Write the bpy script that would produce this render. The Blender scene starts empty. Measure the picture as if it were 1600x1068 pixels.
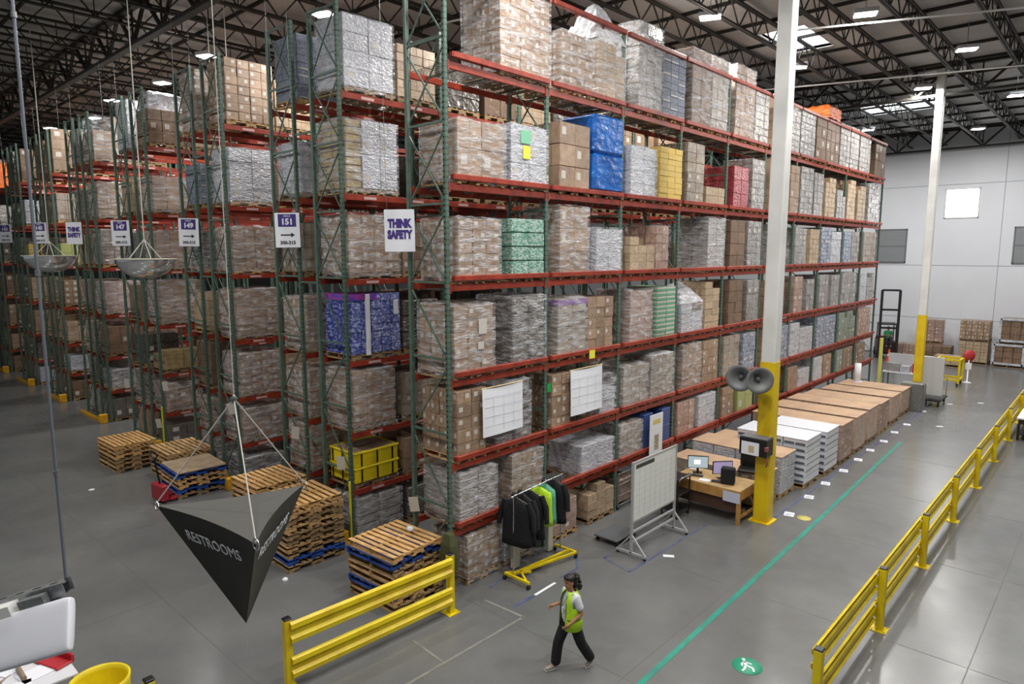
import bpy, bmesh, math, random
from mathutils import Vector, Matrix
R = random.Random(7)
PI = math.pi
S = bpy.context.scene
COL = S.collection

# ------------------------------------------------------------------ camera, world, light, exposure
cam_d = bpy.data.cameras.new('camera'); cam = bpy.data.objects.new('camera', cam_d); COL.objects.link(cam)
cam.location = (9.40, -8.48, 6.70)
cam.rotation_euler = (math.radians(90 - 7.5875), 0, math.radians(42.571))
cam_d.sensor_width = 36; cam_d.lens = 1051 / 1600 * 36; cam_d.clip_end = 300
S.camera = cam
W = bpy.data.worlds.new('world'); S.world = W; W.use_nodes = True
W.node_tree.nodes['Background'].inputs[0].default_value = (0.93, 0.96, 1.0, 1)
W.node_tree.nodes['Background'].inputs[1].default_value = 0.20
S.view_settings.view_transform = 'Standard'; S.view_settings.look = 'None'
S.view_settings.gamma = 1; S.view_settings.use_curve_mapping = False
S.view_settings.exposure = 0.0
LAMP_W = 350.0

def lin(h):
    h = h.lstrip('#'); v = [int(h[i:i+2], 16) / 255 for i in (0, 2, 4)]
    return tuple(x / 12.92 if x <= 0.04045 else ((x + 0.055) / 1.055) ** 2.4 for x in v) + (1,)

# ------------------------------------------------------------------ materials
MATS = {}
def mat(name, col, rough=0.6, metal=0.0, coat=0.0, col2=None, scale=6.0, bump=0.0, bscale=30.0, vary=0.0, thresh=(0.4, 0.65),
        emit=None, stretch=None, detail=3.0):
    if name in MATS: return MATS[name]
    m = bpy.data.materials.new(name); m.use_nodes = True; N = m.node_tree.nodes; Lk = m.node_tree.links
    b = N['Principled BSDF']
    b.inputs['Roughness'].default_value = rough; b.inputs['Metallic'].default_value = metal
    b.inputs['Coat Weight'].default_value = coat; b.inputs['Coat Roughness'].default_value = 0.14
    c = lin(col); b.inputs['Base Color'].default_value = c
    tc = None
    def coords():
        nonlocal tc
        if tc is None:
            t = N.new('ShaderNodeTexCoord'); mp = N.new('ShaderNodeMapping')
            Lk.new(t.outputs['Object'], mp.inputs[0])
            if vary or coat:
                oi = N.new('ShaderNodeObjectInfo'); sc = N.new('ShaderNodeVectorMath'); sc.operation = 'SCALE'
                sc.inputs[0].default_value = (17, 31, 23); Lk.new(oi.outputs['Random'], sc.inputs['Scale'])
                Lk.new(sc.outputs[0], mp.inputs['Location'])
            if stretch: mp.inputs['Scale'].default_value = stretch
            tc = mp.outputs[0]
        return tc
    out = None
    if col2:
        n = N.new('ShaderNodeTexNoise'); n.inputs['Scale'].default_value = scale; n.inputs['Detail'].default_value = detail
        Lk.new(coords(), n.inputs['Vector'])
        mr = N.new('ShaderNodeMapRange'); mr.inputs[1].default_value = thresh[0]; mr.inputs[2].default_value = thresh[1]
        Lk.new(n.outputs[0], mr.inputs[0])
        mx = N.new('ShaderNodeMix'); mx.data_type = 'RGBA'; mx.inputs[6].default_value = c; mx.inputs[7].default_value = lin(col2)
        Lk.new(mr.outputs[0], mx.inputs[0]); out = mx.outputs[2]
    if vary:
        oi = N.new('ShaderNodeObjectInfo'); hs = N.new('ShaderNodeHueSaturation')
        mr = N.new('ShaderNodeMapRange'); mr.inputs[3].default_value = 1 - vary; mr.inputs[4].default_value = 1 + vary
        Lk.new(oi.outputs['Random'], mr.inputs[0]); Lk.new(mr.outputs[0], hs.inputs['Value'])
        if out: Lk.new(out, hs.inputs['Color'])
        else: hs.inputs['Color'].default_value = c
        out = hs.outputs[0]
    if out: Lk.new(out, b.inputs['Base Color'])
    if bump:
        n = N.new('ShaderNodeTexNoise'); n.inputs['Scale'].default_value = bscale; n.inputs['Detail'].default_value = 2
        Lk.new(coords(), n.inputs['Vector'])
        bp = N.new('ShaderNodeBump'); bp.inputs['Strength'].default_value = min(1, bump * (1.3 if coat else 1)); bp.inputs['Distance'].default_value = 0.05 if coat else 0.03
        Lk.new(n.outputs[0], bp.inputs['Height'])
        if coat: Lk.new(bp.outputs[0], b.inputs['Coat Normal'])
        if not coat or rough < 0.5: Lk.new(bp.outputs[0], b.inputs['Normal'])
    if emit:
        b.inputs['Emission Color'].default_value = c; b.inputs['Emission Strength'].default_value = emit
    MATS[name] = m; return m

def film_mat(name, lo, hi, rough, scale, tint='#e8eaf0'):
    """clear stretch film: mostly transparent, hazier where it is layered or creased"""
    m = bpy.data.materials.new(name); m.use_nodes = True; N = m.node_tree.nodes; Lk = m.node_tree.links
    b = N['Principled BSDF']; outn = N['Material Output']
    b.inputs['Base Color'].default_value = lin(tint); b.inputs['Roughness'].default_value = rough
    b.inputs['Specular IOR Level'].default_value = 0.9
    tr = N.new('ShaderNodeBsdfTransparent'); mx = N.new('ShaderNodeMixShader')
    t = N.new('ShaderNodeTexCoord'); n = N.new('ShaderNodeTexNoise'); n.inputs['Scale'].default_value = scale; n.inputs['Detail'].default_value = 4
    mp = N.new('ShaderNodeMapping'); mp.inputs['Scale'].default_value = (.8, .8, 3.2); mp.inputs['Rotation'].default_value = (0.35, 0.3, 0)
    Lk.new(t.outputs['Object'], mp.inputs[0]); Lk.new(mp.outputs[0], n.inputs['Vector'])
    mr = N.new('ShaderNodeMapRange'); mr.inputs[1].default_value = 0.42; mr.inputs[2].default_value = 0.68
    mr.inputs[3].default_value = lo; mr.inputs[4].default_value = hi
    Lk.new(n.outputs[0], mr.inputs[0]); Lk.new(mr.outputs[0], mx.inputs[0])
    Lk.new(tr.outputs[0], mx.inputs[1]); Lk.new(b.outputs[0], mx.inputs[2]); Lk.new(mx.outputs[0], outn.inputs[0])
    bp = N.new('ShaderNodeBump'); bp.inputs['Strength'].default_value = 0.8; bp.inputs['Distance'].default_value = 0.05
    n2 = N.new('ShaderNodeTexNoise'); n2.inputs['Scale'].default_value = scale * 2.2
    Lk.new(mp.outputs[0], n2.inputs['Vector']); Lk.new(n2.outputs[0], bp.inputs['Height']); Lk.new(bp.outputs[0], b.inputs['Normal'])
    MATS[name] = m; return m

green = mat('rack_green', '#566f62', 0.5, col2='#4a6054', scale=9, vary=0.06)
red = mat('rack_red', '#9c3722', 0.45, col2='#7e2a1b', scale=5, vary=0.08)
darkred = mat('rack_red_worn', '#8a2c1e', 0.5, col2='#6d2318', scale=6)
yellow = mat('safety_yellow', '#e9d011', 0.38, col2='#d8b80c', scale=3, vary=0.03)
amber = mat('guard_yellow', '#e2a812', 0.5, col2='#c98d10', scale=4)
white = mat('white_paint', '#dedfdc', 0.5, col2='#cfd0cd', scale=1.2)
paper = mat('white_paper', '#e9ebf2', 0.6)
black = mat('black_plastic', '#141416', 0.4)
dark = mat('dark_steel', '#1a1b1b', 0.55)
galv = mat('galvanised_steel', '#9a9d9e', 0.35, metal=0.7, col2='#85888a', scale=20)
chrome = mat('chrome', '#c9ccd0', 0.2, metal=1.0)
rope = mat('white_cord', '#cfccc4', 0.7)
wirem = mat('deck_wire', '#6c6a62', 0.45, metal=0.6)
wood = mat('pallet_wood', '#c9a574', 0.75, col2='#a07c50', scale=7, vary=0.16, stretch=(1, 4, 4))
wood2 = mat('pallet_wood_grey', '#a68a63', 0.8, col2='#7e6647', scale=7, vary=0.18, stretch=(1, 4, 4))
woodr = mat('pallet_wood_fresh', '#d8ae74', 0.7, col2='#b88a50', scale=7, vary=0.12, stretch=(1, 4, 4))
bluew = mat('pallet_blue_paint', '#2450a8', 0.6, col2='#1c3c7c', scale=6, vary=0.15)
kraft = mat('kraft_board', '#a0866f', 0.62, coat=0.5, col2='#8c745f', scale=3, bump=0.7, bscale=7, vary=0.2)
brown = mat('brown_board', '#806752', 0.65, coat=0.3, col2='#6f5744', scale=3, bump=0.4, bscale=9, vary=0.17)
tan = mat('tan_board', '#b6a086', 0.65, coat=0.35, col2='#a38c72', scale=3, bump=0.4, bscale=8, vary=0.17)
gold = mat('buff_bag_paper', '#ab986c', 0.6, coat=0.5, col2='#948058', scale=5, bump=0.8, bscale=7, vary=0.1)
greyk = mat('greyed_board', '#a0988f', 0.5, coat=0.5, col2='#8c7a68', scale=2.5, bump=0.7, bscale=8, vary=0.17)
greyw = mat('grey_wrapped_board', '#a09d9b', 0.4, coat=0.7, col2='#8a8581', scale=3, bump=0.9, bscale=8, vary=0.08)
whitew = mat('white_board', '#c6c8d0', 0.45, coat=0.6, col2='#b0b2bc', scale=4, bump=0.8, bscale=8, vary=0.05)
bluegrey = mat('bluegrey_case', '#a3acc0', 0.4, coat=0.6, col2='#7f8796', scale=9, bump=0.8, bscale=10, vary=0.08, thresh=(0.45, 0.55))
pink = mat('pinkish_board', '#b0958a', 0.5, coat=0.5, col2='#987a6c', scale=3, bump=0.7, bscale=8, vary=0.17)
greenp = mat('green_white_pack', '#5b9a80', 0.35, coat=0.7, col2='#a9c4ba', scale=6, bump=0.8, bscale=12, vary=0.08, thresh=(0.44, 0.54))
greenw = mat('green_tray', '#5f9a78', 0.5, coat=0.3, col2='#86b096', scale=8, vary=0.1)
bluet = mat('blue_tarp', '#1a6cc4', 0.35, coat=0.4, col2='#0f4f9c', scale=2, bump=0.8, bscale=4)
bluec = mat('blue_can_pack', '#2a3ea6', 0.3, coat=0.7, col2='#98a8dc', scale=3.2, bump=0.6, bscale=12, vary=0.12, thresh=(0.53, 0.58), detail=1)
magenta = mat('magenta_pack', '#a23c9c', 0.35, coat=0.5, col2='#5a44b0', scale=9, thresh=(0.45, 0.55))
yelp = mat('yellow_print_case', '#d8b23a', 0.5, coat=0.3, col2='#d8c48c', scale=12, thresh=(0.45, 0.6), vary=0.05)
redp = mat('red_wrapped_case', '#a83440', 0.35, coat=0.7, col2='#8e2b34', scale=4, bump=0.9, bscale=7)
dimm = mat('dark_wrapped_goods', '#66605a', 0.35, coat=0.9, col2='#59534c', scale=4, bump=1.0, bscale=7, vary=0.15)
silver = mat('silvery_film_goods', '#9f9a96', 0.3, coat=1.0, col2='#857c74', scale=3, bump=1.0, bscale=6, vary=0.1)
binm = mat('yellow_bin_plastic', '#e8d31c', 0.4, col2='#dcc318', scale=3)
lime = mat('lime_fabric', '#b4e021', 0.7, bump=0.3, bscale=25)
labelm = mat('label_paper', '#c6c0b8', 0.6)
tapem = mat('carton_tape', '#8d7458', 0.3)
purple = mat('purple_film', '#8a5fa0', 0.4, coat=0.5)
orange = mat('orange_film', '#e06a1e', 0.4, coat=0.6, bump=0.6)
tealm = mat('floor_tape_green', '#1f8f7a', 0.4, col2='#2b7c6e', scale=3)
bluetape = mat('floor_tape_blue', '#454e74', 0.5, col2='#62677c', scale=4)
ghost = mat('worn_floor_tape', '#868680', 0.5, col2='#73736d', scale=5)
film = film_mat('stretch_film', 0.06, 0.5, 0.16, 4.0)
film2 = film_mat('stretch_film_thick', 0.45, 0.9, 0.2, 4.0)
navy = mat('black_jacket_cloth', '#101116', 0.85, bump=0.4, bscale=14)

def c2(*a): return a

# ------------------------------------------------------------------ mesh helpers
class MB:
    def __init__(s): s.v = []; s.f = []; s.mi = []; s.sm = []
    def add(s, vs, fs, mi=0, sm=False):
        o = len(s.v); s.v += [tuple(p) for p in vs]
        for f in fs: s.f.append([i + o for i in f]); s.mi.append(mi); s.sm.append(sm)
        return s
    def box(s, x0, y0, z0, x1, y1, z1, mi=0, M=None):
        vs = [(x, y, z) for z in (z0, z1) for y in (y0, y1) for x in (x0, x1)]
        if M: vs = [M @ Vector(p) for p in vs]
        return s.add(vs, [(0, 2, 3, 1), (4, 5, 7, 6), (0, 1, 5, 4), (2, 6, 7, 3), (0, 4, 6, 2), (1, 3, 7, 5)], mi)
    def bbox(s, x0, y0, z0, x1, y1, z1, b=0.01, mi=0, M=None):
        """box with chamfered edges, 24 vertices"""
        bx, by, bz = [min(b, abs(q) * 0.45) for q in (x1 - x0, y1 - y0, z1 - z0)]
        vs = []; idx = {}
        for i, (X, sx) in enumerate(((x0, 1), (x1, -1))):
            for j, (Y, sy) in enumerate(((y0, 1), (y1, -1))):
                for k, (Z, sz) in enumerate(((z0, 1), (z1, -1))):
                    for a in range(3):
                        p = [X + sx * bx, Y + sy * by, Z + sz * bz]; p[a] = (X, Y, Z)[a]
                        idx[i, j, k, a] = len(vs); vs.append(p)
        g = lambda *t: idx[t]; fs = []
        for a in range(3):
            for e in (0, 1):
                q = []
                for (m, n) in ((0, 0), (1, 0), (1, 1), (0, 1)):
                    c = [0, 0, 0]; c[a] = e; c[(a + 1) % 3] = m; c[(a + 2) % 3] = n; q.append(g(*c, a))
                fs.append(q if e else q[::-1])
        for a in range(3):            # edge strips along axis a
            b1, b2 = (a + 1) % 3, (a + 2) % 3
            for m in (0, 1):
                for n in (0, 1):
                    c0 = [0, 0, 0]; c0[a] = 0; c0[b1] = m; c0[b2] = n; c1 = list(c0); c1[a] = 1
                    q = [g(*c0, b1), g(*c1, b1), g(*c1, b2), g(*c0, b2)]
                    fs.append(q if (m ^ n) == 0 else q[::-1])
        for i in (0, 1):
            for j in (0, 1):
                for k in (0, 1):
                    t = [g(i, j, k, 0), g(i, j, k, 1), g(i, j, k, 2)]
                    fs.append(t if (i + j + k) % 2 == 1 else t[::-1])
        if M: vs = [M @ Vector(p) for p in vs]
        return s.add(vs, fs, mi)
    def bar(s, p, q, w, h=None, mi=0, up=(0, 0, 1)):
        """rectangular bar from p to q"""
        h = h or w; p = Vector(p); q = Vector(q); d = (q - p)
        if d.length < 1e-6: return s
        d.normalize(); u = Vector(up)
        if abs(d.dot(u)) > 0.98: u = Vector((0, 1, 0))
        sd = d.cross(u).normalized(); u = sd.cross(d).normalized()
        vs = []
        for c in (p, q):
            for (a, b) in ((-1, -1), (1, -1), (1, 1), (-1, 1)): vs.append(c + sd * (a * w / 2) + u * (b * h / 2))
        return s.add(vs, [(3, 2, 1, 0), (4, 5, 6, 7), (0, 1, 5, 4), (1, 2, 6, 5), (2, 3, 7, 6), (3, 0, 4, 7)], mi)
    def tube(s, pts, r, n=8, mi=0, caps=True, closed=False):
        pts = [Vector(p) for p in pts]; rs = r if isinstance(r, (list, tuple)) else [r] * len(pts)
        rings = []; prev = None
        for i, p in enumerate(pts):
            a = pts[i - 1] if i > 0 else pts[0]; b = pts[i + 1] if i + 1 < len(pts) else pts[-1]
            d = (b - a).normalized()
            if prev is None:
                u = Vector((0, 0, 1)) if abs(d.z) < 0.9 else Vector((1, 0, 0)); sd = d.cross(u).normalized()
            else:
                sd = (prev - d * prev.dot(d))
                sd = sd.normalized() if sd.length > 1e-6 else d.orthogonal().normalized()
            prev = sd; u = sd.cross(d)
            rings.append([p + (sd * math.cos(2 * PI * k / n) + u * math.sin(2 * PI * k / n)) * rs[i] for k in range(n)])
        vs = [q for rg in rings for q in rg]; fs = []
        for i in range(len(pts) - 1):
            for k in range(n): fs.append((i * n + k, (i + 1) * n + k, (i + 1) * n + (k + 1) % n, i * n + (k + 1) % n))
        s.add(vs, fs, mi, True)
        if caps:
            s.add(rings[0], [tuple(range(n))], mi); s.add(rings[-1], [tuple(range(n))[::-1]], mi)
        return s
    def lathe(s, prof, n=24, mi=0, M=None, a0=0, a1=2 * PI):
        full = abs(a1 - a0 - 2 * PI) < 1e-6; m = n if full else n + 1; vs = []
        for (r, z) in prof:
            for k in range(m):
                a = a0 + (a1 - a0) * k / n; vs.append(Vector((r * math.cos(a), r * math.sin(a), z)))
        if M: vs = [M @ p for p in vs]
        fs = []
        for i in range(len(prof) - 1):
            for k in range(n):
                k2 = (k + 1) % m; fs.append((i * m + k, i * m + k2, (i + 1) * m + k2, (i + 1) * m + k))
        return s.add(vs, fs, mi, True)
    def loft(s, rings, mi=0, capa=True, capb=True, sm=True):
        n = len(rings[0]); vs = [p for r in rings for p in r]; fs = []
        for i in range(len(rings) - 1):
            for k in range(n): fs.append((i * n + k, i * n + (k + 1) % n, (i + 1) * n + (k + 1) % n, (i + 1) * n + k))
        if capa: fs.append(tuple(range(n))[::-1])
        if capb: fs.append(tuple(range((len(rings) - 1) * n, len(rings) * n)))
        return s.add(vs, fs, mi, sm)
    def mesh(s, name, mats):
        me = bpy.data.meshes.new(name); me.from_pydata(s.v, [], s.f)
        for m in (mats if isinstance(mats, (list, tuple)) else [mats]): me.materials.append(m)
        me.polygons.foreach_set('material_index', s.mi); me.polygons.foreach_set('use_smooth', s.sm); me.update(); return me
    def build(s, name, mats, parent=None, loc=None, rot=None):
        return link(name, s.mesh(name, mats), parent, loc, rot)

def link(name, me, parent=None, loc=None, rot=None, scale=None):
    o = bpy.data.objects.new(name, me); COL.objects.link(o)
    if loc is not None: o.location = loc
    if rot is not None: o.rotation_euler = rot
    if scale is not None: o.scale = scale
    if parent is not None: o.parent = parent
    return o
def tag(o, label, cat, group=None):
    o['label'] = label; o['category'] = cat
    if group: o['group'] = group
    return o
def thing(name, label, cat, loc=(0, 0, 0), rz=0, group=None):
    return tag(link(name, None, None, loc, (0, 0, rz)), label, cat, group)
def struct(o): o['kind'] = 'structure'; return o
def stuff(o): o['kind'] = 'stuff'; return o
def text(body, size, parent, loc, rot, m, name='lettering', ext=0.002, off=0.0, sx=1.0, align='CENTER'):
    cu = bpy.data.curves.new(name, 'FONT'); cu.body = body; cu.size = size; cu.extrude = ext; cu.offset = off
    cu.align_x = align; cu.align_y = 'CENTER'; cu.resolution_u = 2; cu.materials.append(m)
    cu.space_line = 0.9
    t_ = bpy.data.objects.new('tmp_text', cu); COL.objects.link(t_); bpy.context.view_layer.update()
    me = bpy.data.meshes.new_from_object(t_.evaluated_get(bpy.context.evaluated_depsgraph_get())); bpy.data.objects.remove(t_); me.name = name
    if not me.materials: me.materials.append(m)
    return link(name, me, parent, loc, rot, (sx, 1, 1))

# ------------------------------------------------------------------ setting
CEIL = 14.25; YW = 42.0
fm = bpy.data.materials.new('polished_concrete'); fm.use_nodes = True
N = fm.node_tree.nodes; Lk = fm.node_tree.links; b = N['Principled BSDF']
t = N.new('ShaderNodeTexCoord')
n1 = N.new('ShaderNodeTexNoise'); n1.inputs['Scale'].default_value = 0.35; n1.inputs['Detail'].default_value = 6; n1.inputs['Roughness'].default_value = 0.6
n2 = N.new('ShaderNodeTexNoise'); n2.inputs['Scale'].default_value = 2.6; n2.inputs['Detail'].default_value = 8; n2.inputs['Roughness'].default_value = 0.7
Lk.new(t.outputs['Object'], n1.inputs['Vector']); Lk.new(t.outputs['Object'], n2.inputs['Vector'])
mx = N.new('ShaderNodeMix'); mx.data_type = 'RGBA'; mx.inputs[6].default_value = lin('#636465'); mx.inputs[7].default_value = lin('#727372')
mr = N.new('ShaderNodeMapRange'); mr.inputs[1].default_value = 0.35; mr.inputs[2].default_value = 0.65
Lk.new(n1.outputs[0], mr.inputs[0]); Lk.new(mr.outputs[0], mx.inputs[0])
mx2 = N.new('ShaderNodeMix'); mx2.data_type = 'RGBA'; mx2.blend_type = 'MULTIPLY'; mx2.inputs[0].default_value = 0.5
cr = N.new('ShaderNodeMapRange'); cr.inputs[1].default_value = 0.3; cr.inputs[2].default_value = 0.7; cr.inputs[3].default_value = 0.9; cr.inputs[4].default_value = 1.04
Lk.new(n2.outputs[0], cr.inputs[0]); Lk.new(mx.outputs[2], mx2.inputs[6]); Lk.new(cr.outputs[0], mx2.inputs[7]); Lk.new(mx2.outputs[2], b.inputs['Base Color'])
rr = N.new('ShaderNodeMapRange'); rr.inputs[1].default_value = 0.3; rr.inputs[2].default_value = 0.7; rr.inputs[3].default_value = 0.2; rr.inputs[4].default_value = 0.27
Lk.new(n2.outputs[0], rr.inputs[0]); Lk.new(rr.outputs[0], b.inputs['Roughness'])
concrete = fm
FX0, FX1, FY0, FY1 = -75, 24, -24, YW
f = MB(); f.box(FX0, FY0, -0.3, FX1, FY1, 0); struct(f.build('floor', concrete))
joint = mat('joint_filler', '#5b5b56', 0.6)
jm = MB()
for x in range(-72, 24, 4): jm.box(x - .006, FY0, 0, x + .006, FY1, .0015)
for y in range(-20, 42, 4): jm.box(FX0, y - .006, 0, FX1, y + .006, .0016)
struct(jm.build('trim_1', joint))

# end wall: precast panels with recessed joints, daylight window and grey louvred shutters
wallm = mat('wall_white', '#e3e6ec', 0.6, col2='#dddfe6', scale=0.3)
wallj = mat('wall_joint', '#a9adb5', 0.7)
wm = MB(); zs = [0, 2.47, 5.86, 10.9, CEIL + .5]
wp = struct(link('wall_back', None))
backing = MB(); backing.box(FX0, YW + .03, 0, FX1, YW + .3, CEIL + .5); backing.build('joint_backing', wallj, wp)
openings = {(-3.62, 6.07): (-1.75, 8.2), (3.95, 6.07): (5.8, 8.2), (.31, 8.86): (2.02, 10.6)}
xs = [FX0, -60, -45, -30, -15, -7.3, 3.3, 12, FX1]
for i in range(len(xs) - 1):
    for j in range(4):
        p = MB(); p.bbox(xs[i] + .015, YW, zs[j] + .015, xs[i + 1] - .015, YW + .03, zs[j + 1] - .015, .008)
        p.build('panel', wallm, wp)
shut = mat('grey_shutter', '#8f9296', 0.5)
for k, (x0, x1) in enumerate(((-3.62, -1.72), (3.95, 5.85))):
    w = struct(link('window_%d' % (k + 1), None))
    p = MB(); p.box(x0, YW - .06, 6.0, x1, YW, 6.08); p.box(x0, YW - .06, 8.15, x1, YW, 8.23); p.box(x0, YW - .06, 6.0, x0 + .07, YW, 8.23); p.box(x1 - .07, YW - .06, 6, x1, YW, 8.23)
    p.box(x0, YW - .05, 7.08, x1, YW, 7.14); p.build('window_frame', mat('shutter_frame', '#6b6e72', .5), w)
    for s_ in range(20):
        q = MB(); z = 6.1 + s_ * .102; q.box(x0 + .07, YW - .035, z, x1 - .07, YW - .01, z + .09); q.build('slat', shut, w)
w = struct(link('window_3', None))
p = MB(); p.box(.25, YW - .05, 8.82, 2.08, YW, 8.88); p.box(.25, YW - .05, 10.58, 2.08, YW, 10.64); p.box(.25, YW - .05, 8.82, .31, YW, 10.64); p.box(2.02, YW - .05, 8.82, 2.08, YW, 10.64)
p.build('window_frame', white, w)
p = MB(); p.box(.31, YW - .03, 8.88, 2.02, YW - .005, 10.58); p.build('pane', mat('daylit_pane', '#ffffff', .5, emit=7), w)
struct(MB().box(FX0 - .3, FY0, 0, FX0, YW, CEIL).build('wall_left', mat('wall_grey', '#6f7174', .8)))

# roof deck, purlins, joists, girders
deckm = mat('roof_deck', '#bdbdbb', 0.8, col2='#a9a9a8', scale=0.5)
dk = MB(); sky = [(-0.95, 15.6, .55, 18.6), (-2.2, 31.0, 1.4, 33.6), (5.2, 26.5, 8.0, 29.0), (-20, 30, -17, 32.5)]
# deck as a grid of sheets leaving skylight holes
gx = sorted({FX0, FX1, *[s_[0] for s_ in sky], *[s_[2] for s_ in sky]}); gy = sorted({FY0, YW, *[s_[1] for s_ in sky], *[s_[3] for s_ in sky]})
for i in range(len(gx) - 1):
    for j in range(len(gy) - 1):
        cx_, cy_ = (gx[i] + gx[i + 1]) / 2, (gy[j] + gy[j + 1]) / 2
        if any(a < cx_ < c and b_ < cy_ < d for a, b_, c, d in sky): continue
        dk.box(gx[i], gy[j], CEIL, gx[i + 1], gy[j + 1], CEIL + .1)
ceil = struct(dk.build('ceiling', deckm))
for i, (a, b_, c, d) in enumerate(sky):
    w = struct(link('window_%d' % (i + 4), None))
    p = MB(); p.box(a, b_, CEIL + .25, c, d, CEIL + .27); p.build('pane', mat('skylight_pane', '#f4f8ff', .5, emit=5.0), w)
    p = MB()
    p.box(a - .05, b_ - .05, CEIL - .02, a, d + .05, CEIL + .3); p.box(c, b_ - .05, CEIL - .02, c + .05, d + .05, CEIL + .3)
    p.box(a, b_ - .05, CEIL - .02, c, b_, CEIL + .3); p.box(a, d, CEIL - .02, c, d + .05, CEIL + .3); p.build('window_frame', white, w)
steel = mat('joist_steel', '#26241f', 0.6)
purl = MB(); purl.box(FX0, -.03, CEIL - .11, FX1, .03, CEIL - .002); pm_ = purl.mesh('purlin', steel)
for k in range(27):
    y = -22 + k * 2.42
    if y < YW: struct(link('roof_purlin', pm_, None, (0, y, 0)))
jl = YW - FY0
jb = MB(); zt, zb = CEIL - .16, CEIL - .92
for s_ in (-1, 1):
    jb.box(s_ * .045 - .03, 0, zt - .06, s_ * .045 + .03, jl, zt); jb.box(s_ * .04 - .028, 0, zb, s_ * .04 + .028, jl, zb + .055)
cm = jb.mesh('joist_chords', steel)
wb = MB(); ny = int(jl / 1.21)
for k in range(ny):
    y = k * 1.21; wb.bar((0, y, zt - .04), (0, y + .605, zb + .04), .035, mi=0); wb.bar((0, y + .605, zb + .04), (0, y + 1.21, zt - .04), .035)
    if k % 2 == 0: wb.bar((0, y + .605, zb + .04), (0, y + .605, zt - .04), .025)
wmh = wb.mesh('joist_webs', steel)
x = 11.35
while x > -62:
    j = struct(link('roof_joist', None, None, (x, FY0, 0)))
    link('chord', cm, j); stuff(link('web', wmh, j)); x -= 1.88
gb = MB(); gt, gbz = CEIL - .03, CEIL - 1.25
L0 = FX1 - FX0
gb.box(0, -.11, gt - .12, L0, .11, gt); gb.box(0, -.11, gbz, L0, .11, gbz + .11); gcm = gb.mesh('girder_chords', steel)
gw = MB(); k = 0; xx = 0
while xx + 2.3 < L0:
    gw.bar((xx, 0, gt - .06), (xx + 1.15, 0, gbz + .06), .09); gw.bar((xx + 1.15, 0, gbz + .06), (xx + 2.3, 0, gt - .06), .09); gw.bar((xx + 1.15, 0, gbz + .06), (xx + 1.15, 0, gt), .05); xx += 2.3
gwm = gw.mesh('girder_webs', steel)
for y in (-.3, 24.44, 41.4):
    g = struct(link('roof_girder', None, None, (FX0, y, 0))); link('chord', gcm, g); stuff(link('web', gwm, g))

# white and yellow steel columns
def column(x, y, label, w=.235, capz=CEIL - .95):
    c = struct(link('column', None, None, (x, y, 0)))
    c['label'] = label
    r = w / 2; cr_ = .035
    def prof(z0, z1, rr_): 
        m = MB(); rings = []
        for z in (z0, z1):
            ring = []
            for (sx, sy, a0) in ((1, 1, 0), (-1, 1, PI / 2), (-1, -1, PI), (1, -1, 1.5 * PI)):
                for q in range(4):
                    a = a0 + q / 3 * PI / 2; ring.append(Vector((sx * (rr_ - cr_) + cr_ * math.cos(a), sy * (rr_ - cr_) + cr_ * math.sin(a), z)))
            rings.append(ring)
        m.loft(rings, sm=False); return m
    prof(4.06, capz, r).build('white_shaft', white, c)
    prof(0.0, 4.06, r + .012).build('yellow_shaft', mat('column_yellow', '#e3c410', .42, col2='#d2ae0c', scale=2), c)
    MB().box(-r - .09, -r - .09, 0, r + .09, r + .09, .03).build('base_plate', mat('column_yellow', ''), c)
    MB().box(-.25, -.2, capz - .02, .25, .2, capz + .02).build('cap_plate', steel, c)
    return c
column(3.07, 7.75, 'steel column with yellow lower part beside the computer bench', .35, CEIL - .15)
column(2.96, 24.44, 'steel column with yellow lower part at the far end of the carton row', .30, CEIL - .15)

# ------------------------------------------------------------------ racks
BT = [1.25, 2.60, 4.26, 6.10, 7.97, 10.12]
TOPZ = 11.95
def upright_mesh():
    m = MB(); w, d = .085, .075
    m.bbox(-d, -w / 2, .01, 0, w / 2, TOPZ, .008)
    m.box(-d - .03, -w / 2 - .03, 0, .03, w / 2 + .03, .012)
    z = .3
    while z < TOPZ - .1:
        for s_ in (-1, 1): m.box(-.001, s_ * .022 - .008, z, .0015, s_ * .022 + .008, z + .028, 1); m.box(-d / 2 - .02, -w / 2 - .0015, z, -d / 2 + .012, -w / 2 + .001, z + .028, 1)
        z += .102
    return m.mesh('upright', [green, mat('slot_shadow', '#22382c', .8)])
UPR = upright_mesh()
BAY = 2.87; FD = 1.15
hb = MB(); hb.box(-FD + .07, -.02, -.02, -.07, .02, .02); STRUT_H = hb.mesh('strut', green)
def diag(h, s_):
    m = MB(); m.bar((-FD + .08 if s_ > 0 else -.08, 0, 0), (-.08 if s_ > 0 else -FD + .08, 0, h), .026, mi=0); return m.mesh('diagonal', green)
DG = {(h, s_): diag(h, s_) for h in (1.25, 1.0) for s_ in (-1, 1)}
def frame_pieces(seed):
    out = []; z = .25; k = 0
    while z < TOPZ - .3:
        h = 1.25; out.append(('H', z, None))
        if z > 5.6 or k % 2 == 0: out.append(('D', z + .05, (h, 1)))
        if z > 5.6 or k % 2 == 1: out.append(('D', z + .05, (h, -1)))
        z += 1.47; k += 1
    out.append(('H', TOPZ - .06, None)); return out
FP = frame_pieces(0)
fm_ = MB()
for kd, z, a in FP:
    if kd == 'H': fm_.box(-FD + .07, -.02, z - .02, -.07, .02, z + .02)
    else:
        h, s_ = a; fm_.bar((-FD + .08 if s_ > 0 else -.08, 0, z), (-.08 if s_ > 0 else -FD + .08, 0, z + h), .026)
FRAME_BR = fm_.mesh('bracing', green)
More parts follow.
